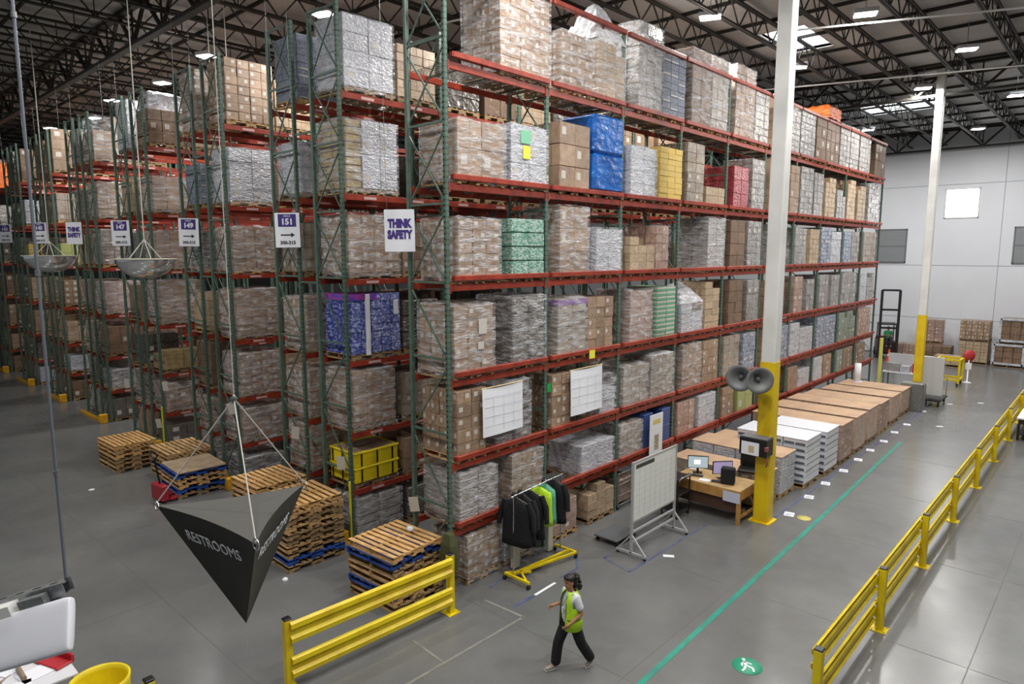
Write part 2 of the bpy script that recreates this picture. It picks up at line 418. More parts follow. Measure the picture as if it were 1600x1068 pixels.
bm_ = MB(); bm_.bbox(-.055, .045, -.13, -.005, BAY - .045, 0, .006); bm_.box(-.06, .03, -.17, .006, .075, .02); bm_.box(-.06, BAY - .075, -.17, .006, BAY - .03, .02)
BEAM = bm_.mesh('load_beam', red)
bm_ = MB(); bm_.v = []; bm_.bbox(-.055, .045, -.13, -.005, BAY - .045, 0, .006); bm_.box(-.06, .03, -.17, .006, .075, .02); bm_.box(-.06, BAY - .075, -.17, .006, BAY - .03, .02)
for yy in (.72, 2.1): bm_.box(-.005, yy - .17, -.10, -.003, yy + .17, -.04, 1)
BEAML = bm_.mesh('load_beam', [red, mat('location_label', '#c8a8a4', .6)])
gm_ = MB(); gm_.bbox(-.03, .12, -.105, .07, BAY - .02, 0, .012); gm_.box(-.02, .09, -.1, .06, .12, -.01, 1)
for yy in (.9, 1.95): gm_.box(-.03, yy, -.16, -.005, yy + .05, -.08)
for yy in (1.0, 2.0): gm_.box(-.031, yy, -.106, .071, yy + .012, .001, 1)
GUARD = gm_.mesh('pallet_stop_rail', [red, darkred])
dm = MB(); y = .08
while y < BAY - .05: dm.bar((-FD + .03, y, -.012), (-.03, y, -.012), .007); y += .075
x = -FD + .05
while x < -.03: dm.bar((x, .08, -.018), (x, BAY - .08, -.018), .007); x += .105
for y in (.5, 1.45, 2.4): dm.box(-FD + .04, y - .02, -.06, -.04, y + .02, -.022)
WDECK = dm.mesh('wire_deck', wirem)

def rack(xf, nb, label, group, rails=False, flip=False, detail=1, y0=0.0, decks=(), tie=True, lev=None):
    """pallet rack whose open front is at x = xf (faces +x; flip: faces -x), end frame at y = y0"""
    r = thing('pallet_rack', label, 'rack', (xf, y0, 0), 0, group)
    for i in range(nb + 1):
        y = i * BAY
        link('upright', UPR, r, (0, y, 0)); link('upright', UPR, r, (-FD, y, 0), (0, 0, PI))
        if i < detail:
            for kd, z, a in FP:
                if kd == 'H': link('strut', STRUT_H, r, (0, y, z))
                else: link('brace', DG[a], r, (0, y, z))
        else: link('bracing', FRAME_BR, r, (0, y, 0))
    fx = 0 if not flip else -FD
    for i in range(nb):
        for z in (lev or BT):
            link('load_beam', BEAM if rails else BEAML, r, (0, i * BAY, z)); link('load_beam', BEAM, r, (-FD + .06, i * BAY, z))
            if rails: link('pallet_stop_rail', GUARD, r, (.012, i * BAY, z + .165))
        if tie and rails: link('tie_rail', GUARD, r, (.012, i * BAY, TOPZ - .03))
        for z in decks: link('wire_deck', WDECK, r, (0, i * BAY, z))
    return r
rack(0, 10, 'long green and red pallet rack facing the open floor', 'pallet racks', rails=True, detail=4, decks=(7.97, 10.12))
PITCH = 5.55
SG = ['second row', 'third row', 'fourth row', 'fifth row', 'sixth row', 'seventh row', 'eighth row']
for k in range(7):
    c = -4.87 - PITCH * k; nb = 6 if k == 0 else 3
    rack(c + 1.50, nb, 'green end frame rack, %s counted from the long rack, nearer half' % SG[k], 'pallet racks', detail=2 if k < 4 else 1)
    rack(c - .36, nb, 'green end frame rack, %s counted from the long rack, farther half' % SG[k], 'pallet racks', detail=2 if k < 4 else 1)
# back-to-back spacers
spm = MB().box(-.72, -.02, -.02, 0, .02, .02).mesh('row_spacer', green)
for k in range(4):
    c = -4.87 - PITCH * k
    for z in (2.2, 6.0, 9.4):
        s_ = link('row_spacer', spm, None, (c + .36, 0.0, z)); tag(s_, 'short green spacer bar, %s height, joining the two frames of the %s of racks' % ({2.2: 'low', 6.0: 'middle', 9.4: 'upper'}[z], SG[k]), 'spacer bar', 'row spacers')

# yellow floor guards at the row ends
gd = MB()
gd.box(-.75, -.05, 0, .75, .05, .10); gmesh = gd.mesh('guard_bar', amber)
cb = MB(); cb.bbox(-.10, -.14, 0, .10, .14, .36, .02); cmesh = cb.mesh('corner_block', amber)
for k in range(7):
    c = -4.87 - PITCH * k
    g = thing('end_guard', 'low amber floor guard across the end of the %s of racks' % SG[k], 'guard', (c, -.28, 0), 0, 'row end guards')
    bar = link('guard_bar', gmesh, g); bar.scale = (1.9, 1, 1); link('corner_block', cmesh, g, (1.42, 0, 0))
    if k in (0, 2):
        m = MB(); m.bbox(-.03, -.02, .1, .03, .02, 1.5, .01); p = m.build('post_protector', mat('bright_guard', '#d6cf30', .5), None, (c + 1.5, -.07, 0))
        tag(p, 'thin yellow post protector on the corner upright of the %s of racks' % SG[k], 'post protector')
# ------------------------------------------------------------------ pallets
def pallet_mb(L=1.2, Wd=1.0, boards=7, along='y'):
    """returns list of (name, MB) ; boards laid across, L along y, W along x"""
    out = []; n = boards; bw = .09
    for i in range(n):
        y = bw / 2 + i * (L - bw) / (n - 1); m = MB(); w_ = bw if i in (0, n - 1) else .085; m.bbox(-Wd / 2, y - L / 2 - w_ / 2, .122, Wd / 2, y - L / 2 + w_ / 2, .14, .003); out.append(('deck_board', m))
    for x in (-Wd / 2 + .02, 0, Wd / 2 - .02):
        m = MB()
        for (a, b_) in ((-L / 2, -L / 2 + .22), (-.12, .12), (L / 2 - .22, L / 2)): m.box(x - .02, a, .03, x + .02, b_, .122)
        m.box(x - .02, -L / 2, .09, x + .02, L / 2, .122); out.append(('stringer', m))
    for y in (-L / 2 + .05, -.1, .1, L / 2 - .05):
        m = MB(); m.bbox(-Wd / 2, y - .045, .0, Wd / 2, y + .045, .016, .003); m.box(-Wd / 2, y - .04, .016, Wd / 2, y + .04, .03)
        out.append(('bottom_board', m))
    return out
PALC = {}
def pallet_meshes(m, boards=7):
    key = (m.name, boards)
    if key not in PALC: PALC[key] = [(n, mb.mesh(n, m)) for n, mb in pallet_mb(boards=boards)]
    return PALC[key]
_pj = MB()
for n, mb in pallet_mb(): _pj.add(mb.v, mb.f)
PJ = {m.name: _pj.mesh('pallet', m) for m in (wood, wood2, bluew)}

# ------------------------------------------------------------------ palletised loads
LOOK = {
 'kraft': ('kraft cartons', kraft), 'kraftlabel': ('kraft cartons with white labels', kraft), 'bigkraft': ('large kraft cartons', kraft),
 'tan': ('tan cartons', tan), 'brown': ('brown cartons', brown), 'grey': ('grey film-wrapped cases', greyw), 'white': ('white film-wrapped boxes', whitew),
 'mixed': ('silvery film-wrapped mixed cases', silver), 'bluegrey': ('pale blue-grey cases', bluegrey), 'greykraft': ('film-hazed kraft cartons', greyk),
 'wrapped': ('glossy film-wrapped kraft cartons', kraft), 'blue': ('tall blue plastic-covered goods', bluet), 'yellow': ('cases with yellow print', yelp),
 'red': ('red film-wrapped cases', redp), 'green': ('green and white bottle packs', greenp), 'pink': ('pinkish brown cartons', pink),
 'banded': ('grey strapped layers of cases', silver), 'dim': ('dark film-wrapped goods', dimm), 'purple': ('purple banded grey cartons', greyk),
 'greenwhite': ('green and white trays', greenw), 'greengrey': ('greenish grey cases', mat('green_grey_case', '#8f9a8c', .5, coat=.4, col2='#7a8478', scale=6, bump=.6, bscale=9, vary=.08)),
 'bluebox': ('dark blue boxes', mat('dark_blue_box', '#2a4a86', .5, coat=.4, bump=.4, vary=.1)), 'lime': ('pale green cartons', mat('pale_green_case', '#a2ab6c', .5, coat=.4, vary=.1)),
 'soda': ('blue drink can packs', bluec), 'bags': ('buff paper bags', gold), 'silver': ('crumpled silvery wrapped goods', silver),
 'cage': ('brown goods', brown), 'magenta': ('magenta packs', magenta)}
GRID = {'bigkraft': (.55, .5), 'kraft': (.36, .27), 'kraftlabel': (.33, .24), 'tan': (.4, .2), 'brown': (.5, .4), 'grey': (.4, .22), 'white': (.6, .33), 'mixed': (.4, .3),
 'bluegrey': (.4, .16), 'greykraft': (.4, .28), 'wrapped': (.38, .26), 'blue': (1.3, .95), 'yellow': (.4, .15), 'red': (.6, .45), 'green': (.5, .3), 'pink': (.4, .22),
 'banded': (.5, .17), 'dim': (.5, .35), 'purple': (.5, .35), 'greenwhite': (.42, .12), 'greengrey': (.4, .25), 'bluebox': (.5, .4), 'lime': (.5, .4), 'soda': (.26, .17),
 'bags': (.58, .16), 'silver': (.6, .2), 'cage': (.5, .4), 'magenta': (.3, .17)}
UNIT = {}
def unit(style, v):
    k = (style, v)
    if k in UNIT: return UNIT[k]
    m = MB(); soft = style in ('bags', 'blue', 'silver', 'dim', 'green')
    if soft:
        m.bbox(0, 0, 0, 1, 1, 1, .07)
    else: m.bbox(0, 0, 0, 1, 1, 1, .022)
    e = .004
    mats = [LOOK[style][1], tapem, labelm]
    if style in ('kraft', 'bigkraft', 'tan', 'brown', 'wrapped', 'greykraft', 'pink', 'kraftlabel'):
        m.box(1, .475, .03, 1 + e, .525, .97, 1) if v % 2 else m.box(.47, -e, .03, .53, 0, .97, 1)
        m.box(.02, .47, 1, .98, .53, 1 + e, 1)
    if style == 'kraftlabel' or (v == 2 and R.random() < 2 and style in ('kraft', 'greykraft', 'grey', 'white', 'bigkraft', 'wrapped', 'pink')):
        a = .12 if v != 1 else .58; m.box(1, a, .42, 1 + e * 1.5, a + .26, .78, 2); m.box(a, -e * 1.5, .42, a + .26, 0, .78, 2)
    if style == 'drawer':
        mats[2] = mat('slate_gap', '#59606e', .6)
        for q in (.05, .52): m.box(q, -e, .1, q + .42, 0, .5, 2)
        m.box(1, .0, .0, 1 + e, 1, .1, 2)
    if style == 'greenwhite': m.box(1, .03, .55, 1 + e, .97, .95, 2); m.box(.03, -e, .55, .97, 0, .95, 2)
    if style in ('grey', 'bluegrey', 'banded') and v == 1: m.box(1, .05, .1, 1 + e, .95, .3, 2)
    me = m.mesh('carton', mats); UNIT[k] = me; return me
ORD = ['first', 'second', 'third', 'fourth', 'fifth', 'sixth', 'seventh', 'eighth', 'ninth', 'tenth', 'eleventh', 'twelfth', 'thirteenth', 'fourteenth',
       'fifteenth', 'sixteenth', 'seventeenth', 'eighteenth', 'nineteenth', 'twentieth']
SHELF = {'G': 'floor level', 'F': 'lowest shelf', 'E': 'second shelf up', 'D': 'third shelf up', 'C': 'fourth shelf up', 'B': 'fifth shelf up', 'A': 'top shelf'}
def crumple(m, x0, y0, z0, x1, y1, z1, amp=.02, n=7, top=True, seed=0):
    """film shell round a load: four rumpled sides and a gathered top"""
    rr_ = random.Random(seed); per = [];
    for i in range(n): per.append((x0 + (x1 - x0) * i / n, y0))
    for i in range(n): per.append((x1, y0 + (y1 - y0) * i / n))
    for i in range(n): per.append((x1 - (x1 - x0) * i / n, y1))
    for i in range(n): per.append((x0, y1 - (y1 - y0) * i / n))
    cx_, cy_ = (x0 + x1) / 2, (y0 + y1) / 2; rings = []
    for j in range(n + 1):
        z = z0 + (z1 - z0) * j / n; rings.append([Vector((p[0] + (p[0] - cx_) * rr_.uniform(0, amp), p[1] + (p[1] - cy_) * rr_.uniform(0, amp), z + rr_.uniform(-.3, .3) * amp)) for p in per])
    if top: rings.append([Vector((cx_ + (p.x - cx_) * .8, cy_ + (p.y - cy_) * .8, z1 + .02 + rr_.uniform(0, amp))) for p in rings[-1]])
    m.loft(rings, capa=False, capb=top, sm=False)
    return m
def load(xf, y0, y1, z, h, style, label, group, depth=1.05, single=True, pal=None, wrap=None, seed=0, flush=True, name='pallet_load'):
    """goods on a pallet. front face at x = xf, from y0 to y1, base at z; single: cartons are objects of their own"""
    rr_ = random.Random(seed * 31 + 5); Wd = y1 - y0
    o = thing(name, label, 'pallet load', (xf - depth / 2, (y0 + y1) / 2, z), 0, group)
    pm = pal or rr_.choice([wood, wood2, wood2])
    p = link('pallet', PJ[pm.name], o); p.scale = (depth * 1.0, max(Wd, .5) / 1.2 * 1.0, 1)
    pz = .142; H = max(h - pz, .2); gw, gh = GRID[style]
    ny = max(1, round(Wd / gw)); nz = max(1, round(H / gh)); nx = max(1, round(depth / max(.3, gw * .9)))
    dx, dy, dz = depth / nx, Wd / ny, H / nz
    joined = MB(); ragged = style in ('tan',) or rr_.random() < .15
    for k in range(nz):
        for j in range(ny):
            for i in range(nx):
                vis = (i == nx - 1) or j == 0 or k == nz - 1
                if not vis: continue
                if ragged and k == nz - 1 and rr_.random() < .3: continue
                X = -depth / 2 + i * dx; Y = -Wd / 2 + j * dy; Z = pz + k * dz; g = .006
                jx = rr_.uniform(-.006, .012); jy = rr_.uniform(-.006, .006)
                if single:
                    v = rr_.randrange(3)
                    c = link('carton', unit(style, v), o, (X + g + jx, Y + g + jy, Z + .002), None, (dx - 2 * g, dy - 2 * g, dz - .004))
                else:
                    joined.bbox(X + g + jx, Y + g + jy, Z + .002, X + dx - g + jx, Y + dy - g + jy, Z + dz - .002, .008)
                    if style in ('kraftlabel',) or (rr_.random() < .25 and style not in ('blue', 'soda', 'bags', 'silver')):
                        joined.box(X + dx - g + jx, Y + dy * .2, Z + dz * .3, X + dx - g + jx + .004, Y + dy * .55, Z + dz * .75, 1)
    if not single: stuff(joined.build('carton_stack', [LOOK[style][1], labelm], o))
    if style == 'purple': MB().box(-depth / 2 - .01, -Wd / 2 - .01, h - .14, depth / 2 + .012, Wd / 2 + .01, h - .02).build('purple_band', purple, o)
    if style == 'soda':
        MB().bbox(-.03, -.42, .1, .01, -.30, h + .0, .005).build('edge_board', paper, o, (depth / 2 + .012, .12, 0))
        MB().box(-depth / 2, -Wd / 2 - .004, h - .13, depth / 2 + .008, Wd * .02, h + .004).build('magenta_layer', magenta, o)
        MB().box(0, 0, 0, .012, .13, .34).build('label_sheet', paper, o, (depth / 2 + .005, Wd / 2 - .2, h - .5))
    if wrap:
        crumple(MB(), -depth / 2 - .012, -Wd / 2 - .012, .05, depth / 2 + .016, Wd / 2 + .012, h + .01, .03, 6, True, seed).build('stretch_wrap', film2 if wrap > 1 else film, o)
    return o
LZ = {'G': 0, 'F': BT[0], 'E': BT[1], 'D': BT[2], 'C': BT[3], 'B': BT[4], 'A': BT[5]}
ROW1 = [
('A',1.38,2.88,2.05,'kraftlabel'),('A',3.26,4.42,1.27,'kraftlabel'),('A',4.6,5.7,1.35,'tan'),('A',6.32,7.43,2.19,'mixed'),('A',7.49,8.68,1.66,'bluegrey'),('A',9.04,10.15,2.14,'brown'),('A',10.23,11.27,2.15,'greykraft'),('A',11.8,13.17,2.25,'wrapped'),('A',13.27,14.35,1.79,'grey'),('A',14.73,15.81,1.79,'kraft'),('A',16.3,17.22,1.61,'grey'),('A',17.34,18.82,1.77,'grey'),('A',18.96,20.06,1.82,'brown'),('A',20.13,21.63,1.82,'brown'),('A',21.79,23.07,1.88,'grey'),('A',23.16,24.34,1.91,'grey'),('A',24.53,26.1,1.87,'grey'),('A',26.94,28.6,1.62,'brown'),
('B',0.23,1.51,1.18,'bigkraft'),('B',1.69,2.82,1.29,'white'),('B',3.25,4.36,1.54,'bigkraft'),('B',4.53,5.78,1.9,'blue'),('B',6.07,7.26,1.36,'white'),('B',7.48,8.65,1.49,'yellow'),('B',8.94,9.93,1.77,'greykraft'),('B',10.09,11.3,0.64,'tan'),('B',11.92,13.01,1.4,'red'),('B',13.26,14.24,1.75,'grey'),('B',14.68,15.93,1.9,'kraft'),('B',16.6,17.42,1.85,'kraft'),('B',17.61,18.91,1.9,'grey'),('B',19.05,20.07,1.79,'grey'),('B',20.37,21.56,1.73,'tan'),('B',21.8,22.91,1.32,'grey'),('B',23.17,24.26,1.85,'tan'),('B',24.64,25.81,1.7,'tan'),('B',26.32,28.0,1.9,'grey'),
('C',0.23,1.37,1.24,'kraftlabel'),('C',1.75,2.77,1.29,'green'),('C',3.28,4.33,1.61,'bigkraft'),('C',4.66,5.71,1.15,'white'),('C',6.12,7.32,0.99,'tan'),('C',7.36,8.03,1.31,'pink'),('C',10.32,11.4,1.62,'banded'),('C',11.85,12.9,1.6,'brown'),('C',13.12,14.2,1.62,'grey'),('C',15.08,16.07,1.58,'grey'),('C',17.35,18.51,1.5,'grey'),('C',18.93,19.95,1.5,'tan'),('C',20.2,21.35,1.6,'bluegrey'),('C',21.43,22.68,1.46,'white'),('C',23.1,24.11,1.49,'bluegrey'),('C',24.2,25.25,1.52,'grey'),('C',26.0,28.0,1.55,'greykraft'),
('D',0.10,1.18,1.42,'kraft'),('D',1.75,2.79,1.51,'dim'),('D',3.24,4.3,1.4,'purple'),('D',4.37,5.41,1.38,'kraft'),('D',6.17,7.23,1.46,'pink'),('D',7.49,8.5,1.51,'greenwhite'),('D',8.86,10.1,0.97,'white'),('D',10.3,11.24,1.55,'tan'),('D',11.9,12.9,1.55,'brown'),('D',13.27,14.2,1.52,'grey'),('D',14.97,16.02,1.43,'kraft'),('D',17.5,18.39,1.52,'pink'),('D',18.81,19.67,1.38,'grey'),('D',20.3,21.37,1.52,'grey'),('D',21.77,22.79,1.48,'grey'),('D',23.15,25.2,1.55,'grey'),('D',25.9,26.89,1.48,'white'),('D',26.99,28.1,1.44,'grey'),
('E',0.15,0.95,1.43,'kraftlabel'),('E',1.26,2.3,1.4,'dim'),('E',3.05,3.75,1.36,'kraftlabel'),('E',4.9,5.58,1.07,'white'),('E',5.95,7.11,1.17,'greykraft'),('E',7.28,8.5,1.29,'greykraft'),('E',9.0,10.15,1.43,'kraft'),('E',10.27,11.3,1.42,'kraft'),('E',11.7,12.84,1.43,'greykraft'),('E',13.14,14.12,1.4,'bluegrey'),('E',14.78,16.05,1.37,'kraft'),('E',16.4,17.1,1.4,'bluegrey'),('E',17.35,18.3,1.4,'white'),('E',18.4,19.8,1.14,'white'),('E',20.3,22.59,1.43,'bluegrey'),('E',23.1,25.43,1.43,'greengrey'),('E',26.0,27.92,1.43,'pink'),
('F',0.2,1.24,1.10,'banded'),('F',1.71,2.71,1.15,'wrapped'),('F',4.2,5.55,0.8,'white'),('F',5.85,6.89,1.01,'greykraft'),('F',6.99,8.4,1.09,'bluebox'),('F',8.83,9.84,1.1,'pink'),('F',10.13,11.2,1.1,'white'),('F',11.74,12.54,1.1,'kraft'),('F',12.89,14.07,1.1,'lime'),('F',14.67,16.12,1.08,'kraft'),('F',17.35,18.3,1.05,'kraft'),('F',18.45,19.66,0.82,'white'),('F',20.2,21.19,1.1,'white'),('F',21.35,22.34,1.1,'kraft'),('F',23.1,23.9,1.1,'greengrey'),('F',24.0,25.34,1.1,'kraft'),('F',25.95,27.39,1.1,'kraft'),
('G',0.39,1.35,1.02,'kraftlabel'),('G',1.49,2.34,0.71,'white'),('G',3.06,4.04,0.91,'pink'),('G',4.5,5.62,0.96,'tan')]
cnt = {}; si = 0
for lv, y0, y1, h, st in ROW1:
    cnt[lv] = cnt.get(lv, 0) + 1; si += 1
    lab = '%s, long rack, %s, %s from near corner' % (LOOK[st][0], SHELF[lv], ORD[cnt[lv] - 1])
    wr = None
    if st == 'wrapped': wr = 1
    elif st in ('white',) : wr = 1 if y0 < 14 else None
    elif (lv, cnt[lv]) in (('A', 1), ('A', 2), ('A', 3), ('A', 4), ('B', 1), ('D', 1), ('D', 3), ('D', 5), ('D', 2), ('E', 2), ('F', 1), ('C', 1), ('C', 3), ('D', 7), ('E', 5), ('E', 6), ('E', 7), ('F', 4), ('A', 6), ('A', 7), ('C', 7), ('G', 1)): wr = 1
    load(.03, y0, y1, LZ[lv], h, st, lab, 'pallet loads on the long rack', single=y0 < 12.5, wrap=wr, seed=si)
# a second file of stock seen behind low or missing front loads on row 1 is not there: the rack is one deep
# rows beyond: loads at the aisle mouths
ROW2 = {'A': [('white', .12, 1.44, 1.62), ('tan', 1.55, 2.7, 1.3)], 'B': [('bags', .1, .52, 1.6), ('white', .54, 1.5, 1.62)], 'C': [('kraftlabel', .1, 1.5, 1.42), ('kraft', 1.6, 2.7, 1.3)],
 'D': [('soda', .1, 1.48, 1.5), ('dim', 1.6, 2.7, 1.3)], 'E': [('wrapped', .1, 1.25, 1.42), ('greykraft', 1.6, 2.7, 1.2)], 'F': [], 'G': [('silver', .12, 1.4, 1.0), ('dim', 1.6, 2.7, .9)]}
ROWS = {0: ROW2,
 1: {'A': [('kraftlabel', .12, 1.5, 1.75)], 'B': [('white', .12, 1.4, 1.55)], 'C': [('kraft', .12, 1.4, 1.3)], 'D': [('wrapped', .12, 1.4, 1.4)], 'E': [('kraftlabel', .12, 1.4, 1.25)], 'F': [('wrapped', .12, 1.4, 1.0)], 'G': [('dim', .12, 1.3, .8)]},
 2: {'A': [('brown', .12, 1.4, 1.2)], 'B': [('wrapped', .12, 1.4, 1.2)], 'C': [('wrapped', .12, 1.4, 1.3)], 'D': [('bigkraft', .12, 1.5, 1.5)], 'E': [('bags', .12, 1.4, .8)], 'F': [('kraft', .12, 1.3, 1.0)], 'G': [('dim', .12, 1.3, .8)]},
 3: {'A': [('bigkraft', .12, 1.4, 1.7)], 'B': [('kraft', .12, 1.4, 1.4)], 'C': [('banded', .12, 1.4, 1.5)], 'D': [('pink', .12, 1.4, 1.3)], 'E': [('brown', .12, 1.4, 1.2)], 'F': [('grey', .12, 1.3, .8)], 'G': [('dim', .12, 1.4, .9)]},
 4: {'A': [('bigkraft', .12, 1.4, 1.9)], 'B': [('greykraft', .12, 1.4, 1.3)], 'C': [('lime', .12, 1.4, 1.0)], 'D': [('kraftlabel', .12, 1.4, 1.2)], 'E': [('tan', .12, 1.4, 1.0)], 'F': [('white', .12, 1.3, .8)], 'G': [('brown', .12, 1.4, .9)]},
 5: {'A': [('brown', .12, 1.4, 1.6)], 'B': [('white', .12, 1.4, 1.3)], 'C': [('yellow', .12, 1.4, 1.0)], 'D': [('tan', .12, 1.4, 1.2)], 'E': [('kraft', .12, 1.4, 1.2)], 'F': [('dim', .12, 1.3, .9)], 'G': [('white', .12, 1.4, .9)]},
 6: {'A': [('brown', .12, 1.4, 1.6)], 'B': [('grey', .12, 1.4, 1.3)], 'C': [('dim', .12, 1.4, 1.2)], 'D': [('brown', .12, 1.4, 1.2)], 'E': [('kraft', .12, 1.4, 1.2)], 'F': [('kraft', .12, 1.3, .9)], 'G': [('brown', .12, 1.4, .9)]}}
REAR = {0: ['bluegrey', 'white', 'greykraft', 'kraft', 'kraftlabel', 'wrapped', 'dim'], 1: ['wrapped', 'bluegrey', 'dim', 'tan', 'brown', 'kraft', 'grey'], 2: ['white', 'tan', 'grey', 'kraft', 'dim', 'wrapped', 'kraft']}
for k in range(7):
    c = -4.87 - PITCH * k
    for li, lv in enumerate('ABCDEFG'):
        lst = list(ROWS[k].get(lv, []))
        for q, (st, a, b_, h) in enumerate(lst):
            si += 1
            rowname = SG[k]
            load(c + 1.50 - .0, a, b_, LZ[lv], h, st, '%s, %s of racks, %s, %s the aisle mouth' % (LOOK[st][0], rowname, SHELF[lv], 'at' if q == 0 else 'second in from'),
                 'pallet loads on the far rows', single=(k < 2), wrap=1 if (st in ('white', 'wrapped') or R.random() < .5) and k < 4 and st != 'soda' else None, seed=si)
        # deeper loads, joined
        for q, a in enumerate((1.55, 3.0, 4.4, 5.9, 7.3, 8.75, 10.2, 11.6, 13.1, 14.5) if k == 0 else (1.55,)):
            if k == 0 and q == 0 and len(lst) > 1: continue
            st = R.choice(['kraft', 'brown', 'greykraft', 'dim', 'kraft', 'grey', 'tan']); si += 1
            load(c + 1.48, a, a + 1.2, LZ[lv], R.uniform(.9, 1.25 if lv != 'G' else 1.0) if lv != 'A' else R.uniform(1.0, 1.6), st, '%s, %s of racks, %s, %s in' % (LOOK[st][0], SG[k], SHELF[lv], ORD[q + 1]),
                 'pallet loads on the far rows', single=False, seed=si)
        if k == 0 and lv in 'ABCD':
            for q in range(4):
                si += 1; st = R.choice(['kraft', 'brown', 'dim'])
                load(c - .36, 1.6 + q * 1.4, 2.8 + q * 1.4, LZ[lv], R.uniform(1.1, 1.4), st, '%s, second row of racks, %s, back half, %s in' % (LOOK[st][0], SHELF[lv], ORD[q + 1]), 'pallet loads on the far rows', single=False, seed=si)
        # rear half of the double row
        if k in REAR: st = REAR[k][li]
        else: st = R.choice(['kraft', 'brown', 'tan', 'greykraft', 'wrapped', 'grey'])
        si += 1
        load(c - .36, .12, 1.35, LZ[lv], R.uniform(1.0, 1.2) if lv in 'FG' else (R.uniform(1.2, 1.4) if lv != 'A' else R.uniform(1.4, 1.8)), st,
             '%s, %s of racks, %s, back half row end' % (LOOK[st][0], SG[k], SHELF[lv]), 'pallet loads on the far rows', single=(k < 2), wrap=1 if (st in ('white', 'wrapped') or R.random() < .5) and k < 4 else None, seed=si)

# yellow totes on row 2, lowest shelf
def tote(x, y, z, label):
    o = thing('plastic_tote', label, 'tote', (x, y, z), 0, 'yellow totes'); m = MB(); w_, l_, h_ = .5, .6, .36
    m.box(-w_, -l_, 0, w_, l_, .02)
    for s_ in (-1, 1):
        m.bbox(s_ * w_ - .012, -l_, 0, s_ * w_ + .012, l_, h_, .004); m.bbox(-w_, s_ * l_ - .012, 0, w_, s_ * l_ + .012, h_, .004)
    sh_ = m.build('shell', binm, o)
    r_ = MB()
    for s_ in (-1, 1):
        r_.bbox(s_ * w_ - .035, -l_ - .03, h_ - .05, s_ * w_ + .035, l_ + .03, h_, .008); r_.bbox(-w_, s_ * l_ - .035, h_ - .05, w_, s_ * l_ + .035, h_, .008)
        for q in (-.4, 0, .4): r_.box(w_ + .01, q * 1.1 - .015, .02, w_ + .03, q * 1.1 + .015, h_ - .04); r_.box(q - .015, -l_ - .03, .02, q + .015, -l_ - .01, h_ - .04)
    r_.build('rim', binm, sh_); return o
c = -4.87
pl = link('pallet', PJ['pallet_wood_grey'], None, (c + 1.5 - .55, .72, BT[0])); tag(pl, 'bare wooden pallet under the yellow totes in the row 151 rack', 'pallet')
t1 = tote(c + .97, .72, BT[0] + .142, 'yellow plastic tote, lower one of the stacked pair in the rack under the 151 sign')
t2 = tote(c + .97, .72, BT[0] + .142 + .37, 'yellow plastic tote on top of the other, with cardboard lid, under the 151 sign')
MB().bbox(-.46, -.56, .29, .46, .56, .35, .01).build('cardboard_lid', kraft, t2)
# bits on row 1: loose film over loads
def drape(x, y, z, w_, l_, h_, label, seed):
    rr_ = random.Random(seed); m = MB(); n = 12; vs = []
    for i in range(n + 1):
        for j in range(n + 1):
            u, v = i / n * 2 - 1, j / n * 2 - 1
            hz = h_ * max(0, 1 - max(abs(u), abs(v)) ** 1.6) + rr_.uniform(-.03, .03) * h_ ** .5
            vs.append((x + u * w_ / 2 * (1 + .03 * rr_.random()), y + v * l_ / 2 * (1 + .03 * rr_.random()), z + hz))
    fs = [(i * (n + 1) + j, (i + 1) * (n + 1) + j, (i + 1) * (n + 1) + j + 1, i * (n + 1) + j + 1) for i in range(n) for j in range(n)]
    m.add(vs, fs); o = m.build('film_cover', film2); tag(o, label, 'film cover', 'loose film covers'); return o
drape(-.5, 5.15, LZ['A'] + 1.40, 1.1, 1.15, .95, 'peaked white plastic cover on the tan cartons, long rack, top shelf', 1)
drape(-.5, 9.48, LZ['D'] + .99, 1.1, 1.25, .6, 'loose clear film gathered over white boxes, long rack, third shelf up', 2)
drape(-.5, 7.9, LZ['E'] + 1.31, 1.05, 1.2, .12, 'crumpled clear film on hazed kraft cartons, long rack, second shelf up', 3)
# bright stickers
def sticker(x, y, z, w_, h_, m, label, nm='sticker', th=.006):
    o = MB().box(0, 0, 0, th, w_, h_).build(nm, m, None, (x, y, z)); return tag(o, label, 'sticker', 'stickers on the long rack')
ylab = mat('yellow_label', '#e6e04a', .6); glab = mat('green_label', '#7fc4a0', .6); gsp = mat('green_spot', '#1e9a48', .5)
sticker(.062, 2.02, LZ['B'] + .62, .22, .26, ylab, 'yellow sheet label on the white wrapped load, long rack, fifth shelf up')
sticker(.062, 1.95, LZ['B'] + .92, .3, .26, glab, 'pale green sheet above the yellow label, long rack, fifth shelf up')
sticker(.1, 4.35, LZ['D'] - .06, .22, .2, ylab, 'small yellow and white placard on the rail below the third shelf')
sticker(.062, .72, LZ['D'] + .85, .22, .3, labelm, 'white paper sheet on the kraft cartons nearest the corner, third shelf up')
sticker(.062, .70, LZ['D'] + .55, .16, .15, labelm, 'small white label under the paper sheet, third shelf up near corner')
sticker(.01, 2.9, LZ['E'] + 1.0, .13, .2, gsp, 'small bright green tag on the first inner upright below the third shelf')
